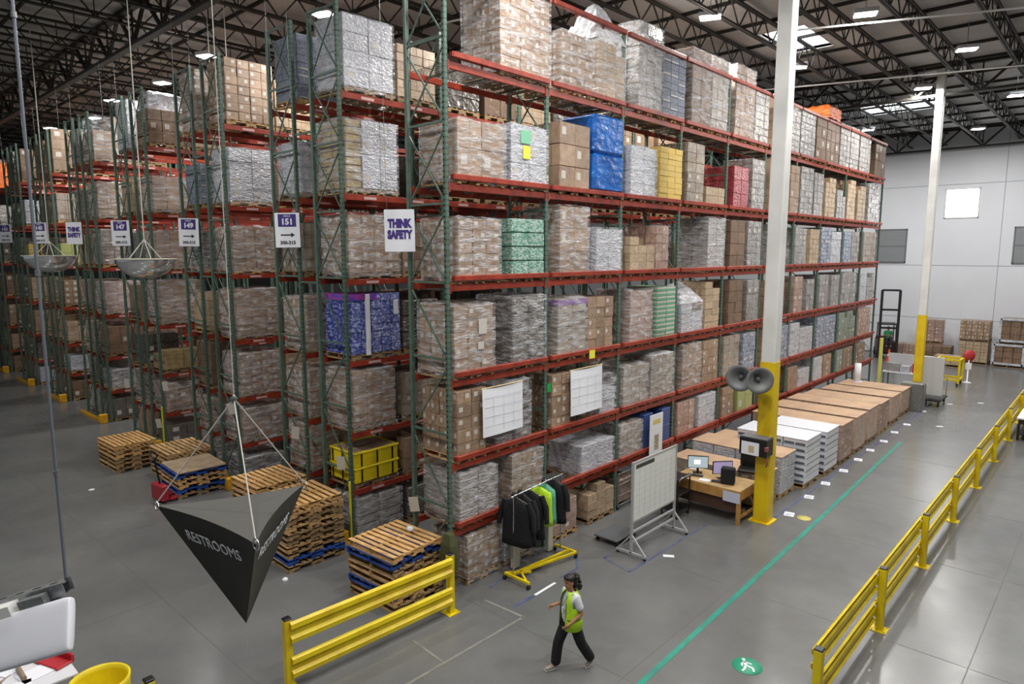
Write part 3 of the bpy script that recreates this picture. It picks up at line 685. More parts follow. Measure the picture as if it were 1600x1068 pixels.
# hung white sheets
def sheet(y0, y1, z0, z1, label, seed):
    o = thing('hanging_sheet', label, 'sheet', (.13, (y0 + y1) / 2, z0), 0, 'white sheets on the long rack'); n = 8; vs = []; rr_ = random.Random(seed); w_ = y1 - y0; h_ = z1 - z0
    for i in range(n + 1):
        for j in range(n + 1):
            u = i / n; v = j / n; vs.append((.012 * math.sin(u * 5 + v * 2) + .03 * (1 - v), -w_ / 2 + u * w_, v * h_ - (.04 * math.sin(u * PI) if j == n else 0)))
    fs = [(i * (n + 1) + j, (i + 1) * (n + 1) + j, (i + 1) * (n + 1) + j + 1, i * (n + 1) + j + 1) for i in range(n) for j in range(n)]
    m = MB(); m.add(vs, fs); s_ = m.build('sheet', paper, o); md = s_.modifiers.new('thick', 'SOLIDIFY'); md.thickness = .004
    MB().tube([(0, -w_ / 2 - .02, h_ + .0), (0, w_ / 2 + .02, h_ + .0)], .012).build('hanging_rod', mat('pale_wood', '#d8c08a', .6), o)
    g = MB(); lp = mat('faint_print', '#c9cdd8', .6)
    for q in range(1, 5): g.box(.034, -w_ / 2 + .05, h_ * q / 5, .0365, w_ / 2 - .05, h_ * q / 5 + .008)
    for q in range(1, 4): g.box(.034, -w_ / 2 + w_ * q / 4, .08, .0365, -w_ / 2 + w_ * q / 4 + .008, h_ * .8)
    g.build('ruled_lines', lp, s_); return o
sheet(.73, 1.93, 3.03, 4.02, 'large white ruled sheet hung in the second bay shelf gap nearest the corner', 1)
sheet(3.58, 4.83, 2.95, 4.02, 'large white ruled sheet hung farther from the corner', 2)
# white narrow placard
pt = thing('tall_placard', 'tall narrow white placard with yellow heading in front of blue boxes', 'placard', (.16, 7.42, 1.13))
MB().bbox(-.012, -.33, 0, .012, .33, 1.2, .004).build('board', paper, pt)
MB().box(.0125, -.2, .92, .015, .2, 1.05).build('yellow_heading', mat('pale_yellow_print', '#d6c878', .6), pt)
MB().box(.0125, -.1, .2, .015, .12, .62).build('picture', mat('print_brown', '#8f7f70', .6, col2='#c9b9a8', scale=14), pt)
# wire cage cart at floor level
cg = thing('cage_cart', 'wire cage cart of brown goods on the floor under the long rack', 'cart', (-.4, 6.2, 0))
m = MB()
for s_ in (-1, 1):
    for y in (-.42, .42): m.tube([(s_ * .45, y, .1), (s_ * .45, y, 1.0)], .015, 6)
for z in (.15, .4, .7, 1.0):
    for s_ in (-1, 1): m.tube([(s_ * .45, -.42, z), (s_ * .45, .42, z)], .01, 6); m.tube([(-.45, s_ * .42, z), (.45, s_ * .42, z)], .01, 6)
m.build('cage', galv, cg); MB().bbox(-.42, -.38, .16, .4, .38, .8, .04).build('goods', mat('brown_film_goods', '#6e5c50', .4, coat=.7, col2='#8a7468', bump=.9, bscale=7), cg)
for y in (-.35, .35):
    for x in (-.38, .38): MB().lathe([(0, -.02), (.06, -.02), (.06, .02), (0, .02)], 14, M=Matrix.Translation((x, y, .062)) @ Matrix.Rotation(PI / 2, 4, 'X')).build('wheel', black, cg)

# ------------------------------------------------------------------ hanging signs
violet = mat('sign_violet', '#43307c', .5); ink = mat('sign_ink', '#2a2540', .6); inkb = mat('ink_dark', '#22252b', .6)
SA = math.radians(42.57)
def sign(x, y, z, kind, label, num=None, tilt=0, w_=.58, h_=.80):
    o = thing('hanging_sign', label, 'sign', (x, y, z), 0, 'hanging aisle signs'); o.rotation_euler = (0, tilt, SA)
    bo_ = MB().bbox(-w_ / 2, -.008, -h_ / 2, w_ / 2, .008, h_ / 2, .004).build('board', paper, o)
    for s_ in (-1, 1): MB().tube([(s_ * w_ * .4, 0, h_ / 2), (s_ * w_ * .4, 0, CEIL - z)], .004, 5).build('hanging_wire', galv, o)
    rx = (PI / 2, 0, 0)
    if kind == 'T':
        text('THINK', .21, bo_, (0, -.011, .13), rx, violet, off=.016, sx=.68); text('SAFETY', .21, bo_, (0, -.011, -.08), rx, violet, off=.016, sx=.66)
    else:
        MB().box(-.21, -.011, .08, .21, -.009, h_ / 2 - .03).build('violet_panel', violet, bo_)
        text('AISLE', .07, bo_, (0, -.013, .325), rx, paper); text(num, .19, bo_, (0, -.013, .19), rx, paper, off=.008)
        a = MB(); a.box(-.16, -.011, -.125, .08, -.009, -.095); a.add([(.08, -.011, -.165), (.17, -.011, -.11), (.08, -.011, -.055)], [(0, 1, 2)]); a.build('arrow', inkb, bo_)
        text('300-315', .11, bo_, (0, -.011, -.29), rx, inkb, off=.004)
    return o
def pz(px, py, d):   # point seen at photo pixel px,py at forward distance d (used once to place small hanging things)
    Rm = cam.rotation_euler.to_matrix(); v = Rm @ Vector(((px - 800) / 1051 * d, -(py - 534) / 1051 * d, -d)); return cam.location + v
SIGNS = [(-1.02, -.32, 7.11, 'T', 'white THINK SAFETY sign hung at the corner of the long rack', None), (-5.2, -.32, 7.21, 'N', 'aisle sign numbered 151, violet panel and arrow, at the second rack row', '151'),
 (-10.75, -.32, 7.27, 'N', 'aisle sign numbered 149, violet panel and arrow, at the third rack row', '149'), (-16.3, -.35, 7.35, 'N', 'aisle sign numbered 147, violet panel and arrow, at the fourth rack row', '147'),
 (-21.6, -.35, 7.45, 'T', 'small distant THINK SAFETY sign between the 147 and 145 signs', None), (-26.7, -.35, 7.55, 'N', 'small distant aisle sign numbered 145', '145'),
 (-33.3, -.35, 7.65, 'N', 'smallest and most distant aisle sign, numbered 143, beside the hall end', '143')]
for i, (x, y, z, kd, lb, nu) in enumerate(SIGNS):
    k = 1.0 if i < 3 else (1.08 if i < 5 else 1.15)
    sign(x, y, z, kd, lb, nu, tilt=R.uniform(-.03, .03), w_=.58, h_=.80).scale = (k, k, k)
# convex dome mirrors hung from chains
mir = mat('mirror_acrylic', '#f2f4f6', 0.1, metal=.85); 
for (x, y, z, r_, lb) in ((-9.4, -2.0, 6.53, .70, 'convex dome mirror hung by chains over the cross aisle in front of the 147 sign'), (-18.3, -2.0, 6.58, .80, 'more distant convex dome mirror near the 145 sign')):
    o = thing('dome_mirror', lb, 'mirror', (x, y, z), 0, 'dome mirrors')
    r2 = r_; prof = [(r2 * math.sin(a), -r2 * .72 * math.cos(a)) for a in [i / 10 * PI / 2 for i in range(11)]]
    MB().lathe(prof, 28).build('dome', mir, o)
    MB().lathe([(0, .012), (r2 + .03, .012), (r2 + .03, -.02), (r2, -.02)], 28).build('rim', mat('rim_white', '#b9b6aa', .5), o)
    for a in (0, PI / 2, PI, 1.5 * PI): MB().tube([(r2 * .55 * math.cos(a), r2 * .55 * math.sin(a), .01), (0, 0, .5)], .012, 6).build('bracket', rope, o)
    MB().tube([(0, 0, .5), (0, 0, CEIL - .2 - z)], .014, 6).build('chain', rope, o)
# two hanging rods left of centre with a small bar
for i, px in enumerate((325, 352)):
    p = pz(px, 60, 19.5); o = MB().tube([(p.x, p.y, 8.3), (p.x, p.y, CEIL - .1)], .014, 6).build('hanging_rod', rope)
    tag(o, ('nearer' if i else 'farther') + ' pale thin drop rod hanging from the roof before the 149 rack', 'rod', 'roof drop rods')
p = pz(325, 60, 19.5); q = pz(352, 60, 19.5)
o = MB().tube([(p.x, p.y, 8.42), (q.x, q.y, 8.52)], .05, 8).build('hanging_bar', dark); tag(o, 'dark grey bar slung between the two drop rods', 'bar')

# RESTROOMS sign: dark fabric pyramid hung point down
A_, B_, C_ = Vector((3.00, -6.33, 4.40)), Vector((3.49, -5.12, 4.40)), Vector((4.46, -6.11, 4.40))
G_ = (A_ + B_ + C_) / 3; P_ = G_ + Vector((0, 0, -1.10)); K_ = G_ + Vector((0, 0, 1.02))
fab = mat('black_sign_fabric', '#35342e', .75, bump=.15, bscale=5); fabt = mat('grey_sign_fabric', '#4b4a46', .8)
rs = thing('restrooms_sign', 'black hanging three-sided pyramid sign reading RESTROOMS', 'sign', G_)
def tri_face(a, b_, c, sag, m, name):   # curved top edge a-b, apex c
    n = 12; vs = []; mid = (a + b_) / 2; inw = (G_ - mid); inw.z = 0
    top = [a.lerp(b_, i / n) + inw * sag * 4 * (i / n) * (1 - i / n) for i in range(n + 1)]
    for k in range(n + 1):
        for i in range(n + 1): vs.append(top[i].lerp(c, k / n) - G_)
    fs = []
    for k in range(n):
        for i in range(n): fs.append((k * (n + 1) + i, k * (n + 1) + i + 1, (k + 1) * (n + 1) + i + 1, (k + 1) * (n + 1) + i))
    mb = MB(); mb.add(vs, fs, 0, False); o = mb.build(name, m, rs); return top
ts = []
for a, b_ in ((A_, C_), (C_, B_), (B_, A_)): ts += tri_face(a, b_, P_, .16, fab, 'side_panel')[:-1]
mb = MB(); mb.add([p_ - G_ for p_ in ts] + [Vector((0, 0, -.01))], [(i, (i + 1) % len(ts), len(ts)) for i in range(len(ts))]); mb.build('top_panel', fabt, rs)
for c_ in (A_, B_, C_):
    MB().tube([c_ - G_ + Vector((0, 0, .02)), K_ - G_], .006, 6).build('suspension_cord', rope, rs)
    MB().tube([c_ - G_ + Vector((.05 * math.cos(t_ / 8 * 2 * PI), 0, .0 + .05 * math.sin(t_ / 8 * 2 * PI))) for t_ in range(9)], .007, 6).build('hook', chrome, rs)
MB().tube([K_ - G_, (0, 0, CEIL - .1 - G_.z)], .004, 6).build('drop_wire', rope, rs)
MB().lathe([(0, -.04), (.035, 0), (0, .04)], 12, M=Matrix.Translation(K_ - G_)).build('swivel', galv, rs)
MB().tube([P_ - G_, P_ - G_ + Vector((0, 0, -.25))], .0025, 5).build('tail_thread', rope, rs)
def face_text(a, b_, off_):
    mid = (a + b_) / 2; inw = (G_ - mid); inw.z = 0; mid2 = mid + inw * .12
    xax = (b_ - a).normalized(); yax = (mid2 - P_).normalized(); zax = xax.cross(yax).normalized(); yax = zax.cross(xax).normalized()
    M_ = Matrix((xax, yax, zax)).transposed().to_4x4(); M_.translation = mid2.lerp(P_, off_) + zax * .03 - G_
    o = text('RESTROOMS', .16, rs, (0, 0, 0), (0, 0, 0), paper, ext=.001, sx=.92); o.matrix_local = M_ @ Matrix.Diagonal((.9, 1, 1, 1)); return o
face_text(A_, C_, .20); face_text(C_, B_, .20)

# ------------------------------------------------------------------ hanging pole, strut channel and white housing at the left edge
po = MB()
p0 = pz(103, 903, 7.6)
hp = thing('hanging_pole', 'long thin grey pole hanging from the roof to the slotted channel', 'pole', (p0.x, p0.y, p0.z))
MB().tube([(0, 0, -.05), (0, 0, CEIL - p0.z)], .017, 8).build('pole', mat('pole_grey', '#7c828c', .35, metal=.4), hp)
for z in (1.2, 3.4, 6.0): MB().tube([(0, 0, z), (0, 0, z + .06)], .028, 10).build('coupling', galv, hp)
d7 = 7.6
ch = thing('slotted_channel', 'slotted grey steel strut channel at the lower edge of the hall view', 'channel', pz(106, 905, d7))
o0 = Vector(ch.location); e1 = pz(-60, 955, d7) - o0
m = MB(); dirn = e1.normalized(); Lc = e1.length; up = Vector((0, 0, 1)); sd = dirn.cross(up).normalized()
m.bar((0, 0, 0), e1, .16, .012); m.bar(sd * .08 + Vector((0, 0, -.07)), e1 + sd * .08 + Vector((0, 0, -.07)), .012, .15); m.bar(sd * -.08 + Vector((0, 0, -.07)), e1 + sd * -.08 + Vector((0, 0, -.07)), .012, .15)
m.build('channel', galv, ch)
s_ = MB(); t_ = .12
while t_ < Lc: s_.bar(dirn * t_ + Vector((0, 0, .007)), dirn * (t_ + .09) + Vector((0, 0, .007)), .035, .003); t_ += .2
s_.build('slot', dark, ch)
MB().tube([Vector((.0, 0, .03)), Vector((.03, .02, -.08)), dirn * .12 + Vector((0, 0, -.17)), dirn * .5 + Vector((0, 0, -.2))], .022, 8).build('cable_loop', mat('cable_grey', '#4a4d55', .5), ch)
hs = thing('white_housing', 'long white rounded plastic housing hung below the slotted channel', 'housing', pz(0, 1006, d7 - .3))
e2 = pz(112, 973, d7 - .3) - Vector(hs.location); e2 *= 1.0; dr = e2.normalized(); sd = dr.cross(up).normalized(); upp = sd.cross(dr).normalized()
ct, st_ = math.cos(.6), math.sin(.6); sg = 1 if sd.dot(cam.location - hs.location) > 0 else -1
sd, upp = sd * ct + upp * (sg * st_), upp * ct - sd * (sg * st_)
m = MB(); rings = []
for t_, sc_ in ((-1.2, 1), (-.5, 1), (.0, 1), (.92, 1), (.97, .98), (.995, .94), (1.0, .88)):
    ring = []
    for k in range(24):
        a = 2 * PI * k / 24; ca, sa = math.cos(a), math.sin(a)
        ring.append(dr * (e2.length * t_) + sd * (.06 * sc_ * math.copysign(abs(ca) ** .5, ca)) + upp * (.29 * sc_ * math.copysign(abs(sa) ** .5, sa)))
    rings.append(ring)
m.loft(rings).build('shell', mat('white_plastic', '#dddfe8', .4), hs)
b2 = MB(); b2.bar(dr * .22 + upp * .34, dr * .5 + upp * .34, .1, .13); b2.build('mount_bracket', galv, hs)
b2 = MB(); b2.bar(dr * -.6 + upp * .35, dr * .15 + upp * .35, .2, .12); b2.build('ballast', mat('white_enamel', '#e6e6e2', .4), hs)
# workstation at the lower left edge: table with papers, red tray, carton, barrel
wt = thing('work_table', 'white topped packing table at the lower edge, mostly out of frame', 'table', (-1.7, -6.75, 0))
MB().bbox(-.9, -.55, .93, .9, .55, .97, .008).build('table_top', mat('table_white', '#d6d6dc', .5), wt)
for x in (-.85, .85):
    for y in (-.5, .5): MB().box(x - .025, y - .025, 0, x + .025, y + .025, .93).build('leg', galv, wt)
rt = thing('red_tray', 'red plastic tray with sloped edge on the packing table', 'tray', (-1.55, -6.45, .975), .35)
m = MB(); m.bbox(-.5, -.12, 0, .5, .12, .03, .008); m.bbox(-.5, .09, 0, .5, .13, .12, .01); m.build('tray', mat('tray_red', '#b0202c', .35), rt)
for i, (x, y, a) in enumerate(((-1.2, -6.6, .2), (-1.6, -6.8, .5), (-1.0, -6.9, -.2))):
    o = MB().box(-.15, -.2, 0, .15, .2, .012).build('paper_stack', paper, None, (x, y, .972), (0, 0, a)); tag(o, ['white paper pile beside the red tray', 'white paper pile nearest the open carton', 'white paper pile at the table edge by the barrel'][i], 'papers', 'papers on the packing table')
o = MB().tube([(-1.5, -6.75, 1.02), (-1.1, -6.75, 1.02)], .03, 12).build('cardboard_tube', kraft); tag(o, 'short cardboard tube lying on the papers', 'tube')
ob = thing('open_carton', 'open brown carton at the bottom edge beside the packing table', 'carton', (-1.35, -7.5, 0), .5)
m = MB()
for s_ in (-1, 1): m.box(s_ * .35 - .008, -.4, 0, s_ * .35 + .008, .4, 1.0); m.box(-.35, s_ * .4 - .008, 0, .35, s_ * .4 + .008, 1.0)
m.box(-.35, -.4, 0, .35, .4, .01); m.build('box_wall', kraft, ob)
for s_ in (-1, 1): MB().box(0, -.4, 0, .25, .4, .008).build('flap', kraft, ob, (s_ * .35, 0, 1.0), (0, -.7 if s_ > 0 else PI + .7, 0))
yb = thing('yellow_barrel', 'round yellow plastic barrel cut by the bottom edge', 'barrel', (-.42, -6.05, 0))
MB().lathe([(0, 0), (.30, 0), (.34, .1), (.36, .9), (.37, .98), (.34, .98), (.33, .9), (.30, .1), (0, .05)], 36).build('shell', binm, yb)
yp = thing('bollard_post', 'single yellow post with black cap rising at the bottom edge', 'post', (.32, -5.68, 0))
MB().bbox(-.06, -.06, 0, .06, .06, 1.1, .01).build('post', yellow, yp); MB().bbox(-.062, -.062, 1.1, .062, .062, 1.14, .012).build('cap', black, yp); MB().box(-.13, -.13, 0, .13, .13, .015).build('base_plate', yellow, yp)

# ------------------------------------------------------------------ yellow barriers
def wrail(length, zc, h=.36):
    """corrugated guard rail along +y centred at z=zc"""
    pr = [(-.5, 0), (-.42, .045), (-.22, .05), (-.12, .005), (.12, .005), (.22, .05), (.42, .045), (.5, 0)]
    m = MB(); vs = []
    for y in (0, length):
        for (a, d) in pr: vs.append((d, y, zc + a * h))
        for (a, d) in pr[::-1]: vs.append((d - .008, y, zc + a * h))
    n = len(pr) * 2; fs = [(i, (i + 1) % n, n + (i + 1) % n, n + i) for i in range(n)] + [tuple(range(n))[::-1], tuple(range(n, 2 * n))]
    return m.add(vs, fs)
def bpost(parent, y, h=1.17):
    po_ = MB().bbox(-.06, -.06, .012, .06, .06, h - .03, .008).build('post', yellow, parent, (0, y, 0)); MB().bbox(-.062, -.062, h - .03, .062, .062, h, .01).build('post_cap', black, po_)
    m = MB(); m.box(-.13, -.13, 0, .13, .13, .014); 
    for sx in (-1, 1):
        for sy in (-1, 1): m.tube([(sx * .1, sy * .1, .01), (sx * .1, sy * .1, .035)], .012, 6)
    m.build('base_plate', yellow, po_)
nb = thing('guard_barrier', 'near yellow two-rail barrier in front of the pallet stack at the rack corner', 'barrier', (.35, -3.72, 0), math.radians(-3.2), 'yellow guard barriers')
bpost(nb, 0); bpost(nb, 3.2)
wrail(3.16, .93).build('rail', yellow, nb, (.06, .02, 0)); wrail(3.16, .36).build('rail', yellow, nb, (.06, .02, 0))
MB().bbox(-.03, -.03, .6, .03, .03, .8, .01).build('bolt_block', dark, nb, (.0, 3.2, 0))
lb = thing('guard_barrier', 'long yellow two-rail barrier running down the right side of the open floor', 'barrier', (6.62, .95, 0), 0, 'yellow guard barriers')
for i in range(13): bpost(lb, i * 3.33, 1.18)
for i in range(12):
    for zc in (.95, .36):
        m = wrail(3.27, zc, .36); m.build('rail', yellow, lb, (-.065, i * 3.33 + .03, 0), None).scale = (-1, 1, 1)
# green corner guard on rack corner
gcg = MB(); gcg.loft([[Vector((x * s_, y * s_, z)) for x, y in ((.16, -.12), (.2, .0), (.12, .12), (-.1, .12), (-.14, 0), (-.1, -.12))] for z, s_ in ((.62, 1.1), (.9, 1.15), (1.1, 1.0), (1.3, .6))], sm=False)
o = gcg.build('corner_guard', mat('dark_olive_guard', '#4a4d30', .5), None, (.08, -.14, 0)); tag(o, 'dark olive bumper guard on the front corner upright of the long rack', 'corner guard')

# ------------------------------------------------------------------ stacks of empty pallets
def stack(x, y, n, label, boards=8, mats=None, rz=0, seed=0, L=1.22, Wd=1.22, top=None, pos=''):
    rr_ = random.Random(seed); z = 0
    for i in range(n):
        m = mats[i] if mats else rr_.choice([wood, wood2, woodr]); a = rz + rr_.uniform(-.02, .02)
        lab = '%s pallet, %s of %d up in the %s' % ({'pallet_blue_paint': 'blue painted', 'pallet_wood_grey': 'weathered wooden', 'pallet_wood': 'brown wooden', 'pallet_wood_fresh': 'fresh wooden'}[m.name], ORD[i], n, label)
        o = thing('empty_pallet', lab, 'pallet', (x + rr_.uniform(-.02, .02), y + rr_.uniform(-.02, .02), z), a, 'empty pallets by the row ends')
        o.scale = (Wd, L / 1.2, 1)
        for nm, me in pallet_meshes(m, boards): link(nm, me, o)
        z += .141
    return z
stack(-.87, -.72, 8, 'stack behind the near yellow barrier', 9, [wood2, wood, bluew, wood2, wood, wood2, bluew, woodr], .05, 1, 1.25, 1.36)
o = MB().lathe([(.0, -.05), (.05, -.04), (.075, 0), (.05, .045), (0, .055)], 9, M=Matrix.Translation((-.85, -.35, 1.19)) @ Matrix.Scale(1.3, 4, (1, 0, 0))).build('crumpled_paper', paper); tag(o, 'crumpled white paper ball on the nearest pallet stack', 'litter')
stack(-3.75, -1.1, 10, 'tall stack behind the restrooms sign', 9, [wood2, bluew, wood2, wood, wood2, wood2, wood, wood2, wood, woodr], -.03, 2, 1.35, 1.3)
stack(-5.75, -.8, 9, 'stack just beyond the restrooms sign', 9, [wood2, bluew, wood2, wood, wood2, wood2, wood, wood, woodr], .02, 3, 1.3, 1.3)
z = stack(-9.85, -.95, 5, 'stack holding a cardboard sheet', 8, [wood2, bluew, woodr, wood, bluew], -.04, 4, 1.35, 1.35)
o = MB().bbox(-.68, -.65, 0, .68, .65, .05, .01).build('cardboard_sheet', tan, None, (-9.85, -.95, z + .005), (0, 0, -.05)); tag(o, 'flat kraft cardboard sheet lying on the blue pallet', 'cardboard')
stack(-11.55, -.62, 6, 'stack behind the cardboard topped one', 9, [wood2, wood, bluew, wood2, wood, wood], .0, 5, 1.3, 1.5)
stack(-13.7, -1.45, 6, 'stack farthest along the cross aisle', 9, [wood2, wood, wood2, woodr, wood, woodr], .02, 6, 1.2, 1.55)
# pallet jack beside the blue pallet stack
pj = thing('pallet_jack', 'black and red pallet jack beside the cardboard topped stack', 'pallet jack', (-9.55, -1.5, 0), .12)
MB().bbox(-.1, -.5, .06, .1, .6, .11, .01).build('fork', mat('jack_red', '#a02430', .4), pj, (-.2, .1, 0)); MB().bbox(-.1, -.5, .06, .1, .6, .11, .01).build('fork', mat('jack_red', ''), pj, (.2, .1, 0))
MB().bbox(-.3, -.2, .06, .3, 0, .5, .03).build('body', mat('jack_red', ''), pj, (0, -.42, 0))
MB().tube([(0, -.5, .4), (0, -.62, 1.25)], .025, 8).build('drawbar', black, pj); MB().tube([(-.17, -.62, 1.3), (-.12, -.62, 1.42), (.12, -.62, 1.42), (.17, -.62, 1.3), (0, -.62, 1.2), (-.17, -.62, 1.3)], .018, 8).build('handle', black, pj)
for s_ in (-1, 1): MB().lathe([(0, -.03), (.09, -.03), (.09, .03), (0, .03)], 16, M=Matrix.Translation((s_ * .12, -.5, .09)) @ Matrix.Rotation(PI / 2, 4, 'Y')).build('wheel', black, pj)
o = MB().lathe([(0, 0), (.09, 0), (.07, .012), (0, .015)], 8).build('paper_scrap', paper, None, (-11.9, -3.0, 0)); tag(o, 'tiny white scrap on the bare floor left of the pallet stacks', 'litter', 'floor litter')
o = MB().lathe([(0, 0), (.07, 0), (.05, .05), (0, .06)], 8).build('paper_scrap', paper, None, (-2.9, -2.0, 0)); tag(o, 'small crumpled white scrap on the floor by the tall pallet stack', 'litter', 'floor litter')

# ------------------------------------------------------------------ two-deep row of goods on the open floor
def floor_goods(y0, y1, x0, x1, h, style, label, cap=None, seed=0):
    rr_ = random.Random(seed); o = thing('floor_load', label, 'pallet load', ((x0 + x1) / 2, (y0 + y1) / 2, 0), 0, 'loads standing on the floor'); D = x1 - x0; Wd = y1 - y0
    for q in (-1, 1):
        p = link('pallet', PJ[rr_.choice(['pallet_wood', 'pallet_wood_grey'])], o, (q * D / 4, 0, 0)); p.scale = (D / 2 * .98, Wd / 1.2, 1)
    gw, gh = GRID[style]; H = h - .142; nx = max(2, round(D / .6)); ny = max(1, round(Wd / gw)); nz = max(1, round(H / gh))
    dx, dy, dz = D / nx, Wd / ny, H / nz
    for k in range(nz):
        for j in range(ny):
            for i in range(nx):
                if not (i == nx - 1 or j == 0 or k == nz - 1): continue
                g = .008; link('carton', unit(style, rr_.randrange(3)), o, (-D / 2 + i * dx + g + rr_.uniform(-.004, .01), -Wd / 2 + j * dy + g, .142 + k * dz), None, (dx - 2 * g, dy - 2 * g, dz - .004))
    if cap: MB().bbox(-D / 2 - .01, -Wd / 2 - .01, h, D / 2 + .01, Wd / 2 + .01, h + .02, .005).build('top_sheet', cap, o)
    return o
GRID.update({'drawer': (1.3, .19), 'plain': (1.2, 1.0)})
LOOK['drawer'] = ('white slabs', mat('white_slab', '#d6d8e0', .5, coat=.3, vary=.05)); LOOK['plain'] = ('pinkish kraft board', mat('pink_kraft', '#c2aa9a', .55, coat=.4, col2='#b39888', bump=.5, bscale=6, vary=.08))
capk = mat('kraft_top_sheet', '#c2a384', .6, col2='#b2927a', scale=1.5); capw = mat('white_top_sheet', '#d9dbe2', .5)
FG = [(8.25, 9.2, .2, 2.85, .95, 'greykraft', 'kraft and white cartons with flat kraft top directly behind the computer bench', capk), (9.45, 10.5, .2, 2.85, 1.18, 'white', 'white fronted goods with kraft top, second along the floor row', capk),
 (10.75, 11.95, 1.0, 3.05, 1.42, 'drawer', 'stack of white slabs with dark gaps, nearer of the two white slab stacks', capw), (12.3, 13.45, 1.3, 3.1, 1.36, 'drawer', 'stack of white slabs with dark gaps, farther of the two white slab stacks', capw),
 (13.75, 14.9, .2, 3.1, 1.28, 'pink', 'pinkish boarded floor load just beyond the white slab stacks', capk), (15.3, 16.5, .2, 3.08, 1.25, 'plain', 'pinkish boarded floor load, second beyond the white slab stacks', capk),
 (16.9, 18.1, .2, 3.05, 1.24, 'plain', 'pinkish boarded floor load, third beyond the white slab stacks', capk), (18.6, 19.8, .2, 3.0, 1.15, 'pink', 'pinkish boarded floor load, fourth beyond the white slab stacks', capk),
 (20.4, 21.7, .3, 2.95, 1.1, 'plain', 'pinkish boarded floor load, fifth beyond the white slab stacks', capk), (22.2, 23.6, .4, 2.9, 1.05, 'plain', 'last pinkish floor load at the far end by the second column', capk)]
for i, a in enumerate(FG): floor_goods(*a[:5], a[5], a[6], a[7], i)
# loads at the back half behind the white slabs
floor_goods(10.75, 11.9, .1, .9, 1.0, 'brown', 'brown cartons tucked between the rack and the nearer white slabs', capk, 31)
# rolling metal cabinet and cart
mc = thing('metal_cabinet', 'small grey metal cabinet at the far end of the floor row', 'cabinet', (2.95, 23.93, 0))
MB().bbox(-.45, -.26, .0, .4, .26, 1.2, .02).build('body', galv, mc); MB().bbox(.4, -.22, .15, .42, .22, 1.1, .005).build('door', galv, mc); MB().box(.42, .1, .6, .45, .13, .8).build('handle', chrome, mc)
wc = thing('panel_cart', 'grey cart carrying a tall pale grey upright panel by the second column', 'cart', (3.3, 26.0, 0))
MB().bbox(-.45, -.9, .25, .45, .6, .33, .01).build('deck', dark, wc); MB().bbox(-.42, -.5, .45, .42, -.42, 2.15, .01).build('panel', mat('panel_grey', '#c3c5c8', .5), wc)
for x in (-.35, .35):
    for y in (-.75, .5): MB().lathe([(0, -.03), (.1, -.03), (.1, .03), (0, .03)], 14, M=Matrix.Translation((x, y, .11)) @ Matrix.Rotation(PI / 2, 4, 'Y')).build('wheel', black, wc); MB().box(x - .02, y - .02, .15, x + .02, y + .02, .27).build('caster_fork', dark, wc)
MB().tube([(-.4, .55, .33), (-.4, .6, 1.1), (.4, .6, 1.1), (.4, .55, .33)], .02, 8).build('handle', chrome, wc)

# ------------------------------------------------------------------ floor markings
def strip(pts, w_, m, label, z=.003, name='floor_tape'):
    mb = MB()
    for a, b_ in zip(pts, pts[1:]): mb.bar((a[0], a[1], z), (b_[0], b_[1], z), w_, .003)
    o = mb.build(name, m); tag(o, label, 'floor tape'); return o
strip([(4.40, -6), (4.29, .05), (4.13, 7.8), (3.85, 18)], .10, tealm, 'long green tape line along the open floor', name='green_line')
strip([(3.22, 8.0), (3.28, 18), (3.3, 26)], .07, bluetape, 'blue tape line along the front of the floor loads')
strip([(.28, 1.35), (.42, .62)], .06, bluetape, 'blue tape stroke before the clothes rail'); strip([(1.28, .98), (1.27, .42)], .08, bluetape, 'blue half of the tape stroke between clothes rail and person', name='blue_tape')
strip([(1.28, 1.03), (1.26, 1.69)], .06, paper, 'white tape stroke on the floor beside the clothes rail')
strip([(.85, 2.95), (1.22, 2.5), (1.2, 1.95)], .05, bluetape, 'blue tape corner beyond the clothes rail')
strip([(1.33, 3.6), (1.35, 3.3), (2.12, 3.12), (2.15, 6.6)], .05, bluetape, 'blue tape outline around the whiteboard feet')
strip([(.68, .22), (1.65, .27), (1.6, -3.2)], .06, ghost, 'worn pale line turning a corner in front of the barrier')
strip([(.73, -1.6), (1.58, -1.66)], .05, ghost, 'faint worn line nearer the bottom edge')
LN = ['nearest the yellow column', 'second from the yellow column', 'third from the yellow column', 'fourth from the yellow column', 'fifth from the yellow column', 'sixth from the yellow column', 'seventh from the yellow column', 'eighth from the yellow column', 'ninth from the yellow column', 'tenth from the yellow column']
for i, (x, y) in enumerate(((3.42, 8.61), (3.36, 10.23), (3.33, 11.69), (3.35, 13.29), (3.35, 14.79), (3.33, 16.23), (3.37, 17.76), (3.34, 19.37), (3.4, 20.97), (3.35, 23.94))):
    m = MB(); m.box(-.12, -.15, 0, .12, .15, .003); m.box(-.08, -.02, .003, .09, .02, .0045, 1); m.box(-.08, -.1, .003, .04, -.07, .0045, 1)
    o = m.build('floor_marker', [paper, mat('marker_grey', '#8b90a8', .5)], None, (x, y, .003), (0, 0, .25)); tag(o, 'white floor marker card, ' + LN[i], 'floor marker', 'white floor marker cards')
o = MB().lathe([(0, .004), (.17, .004), (.17, 0)], 28).build('yellow_dot', mat('dull_yellow', '#c8bc6c', .5), None, (3.8, 8.6, .002)); tag(o, 'dull yellow round floor sticker by the column', 'floor sticker')
gc = thing('walkway_sticker', 'round green floor sticker with a white walking figure', 'floor sticker', (5.33, 1.63, .002), math.radians(42))
MB().lathe([(0, .004), (.24, .004), (.24, 0)], 36).build('disc', mat('sticker_green', '#2f9a78', .45), gc)
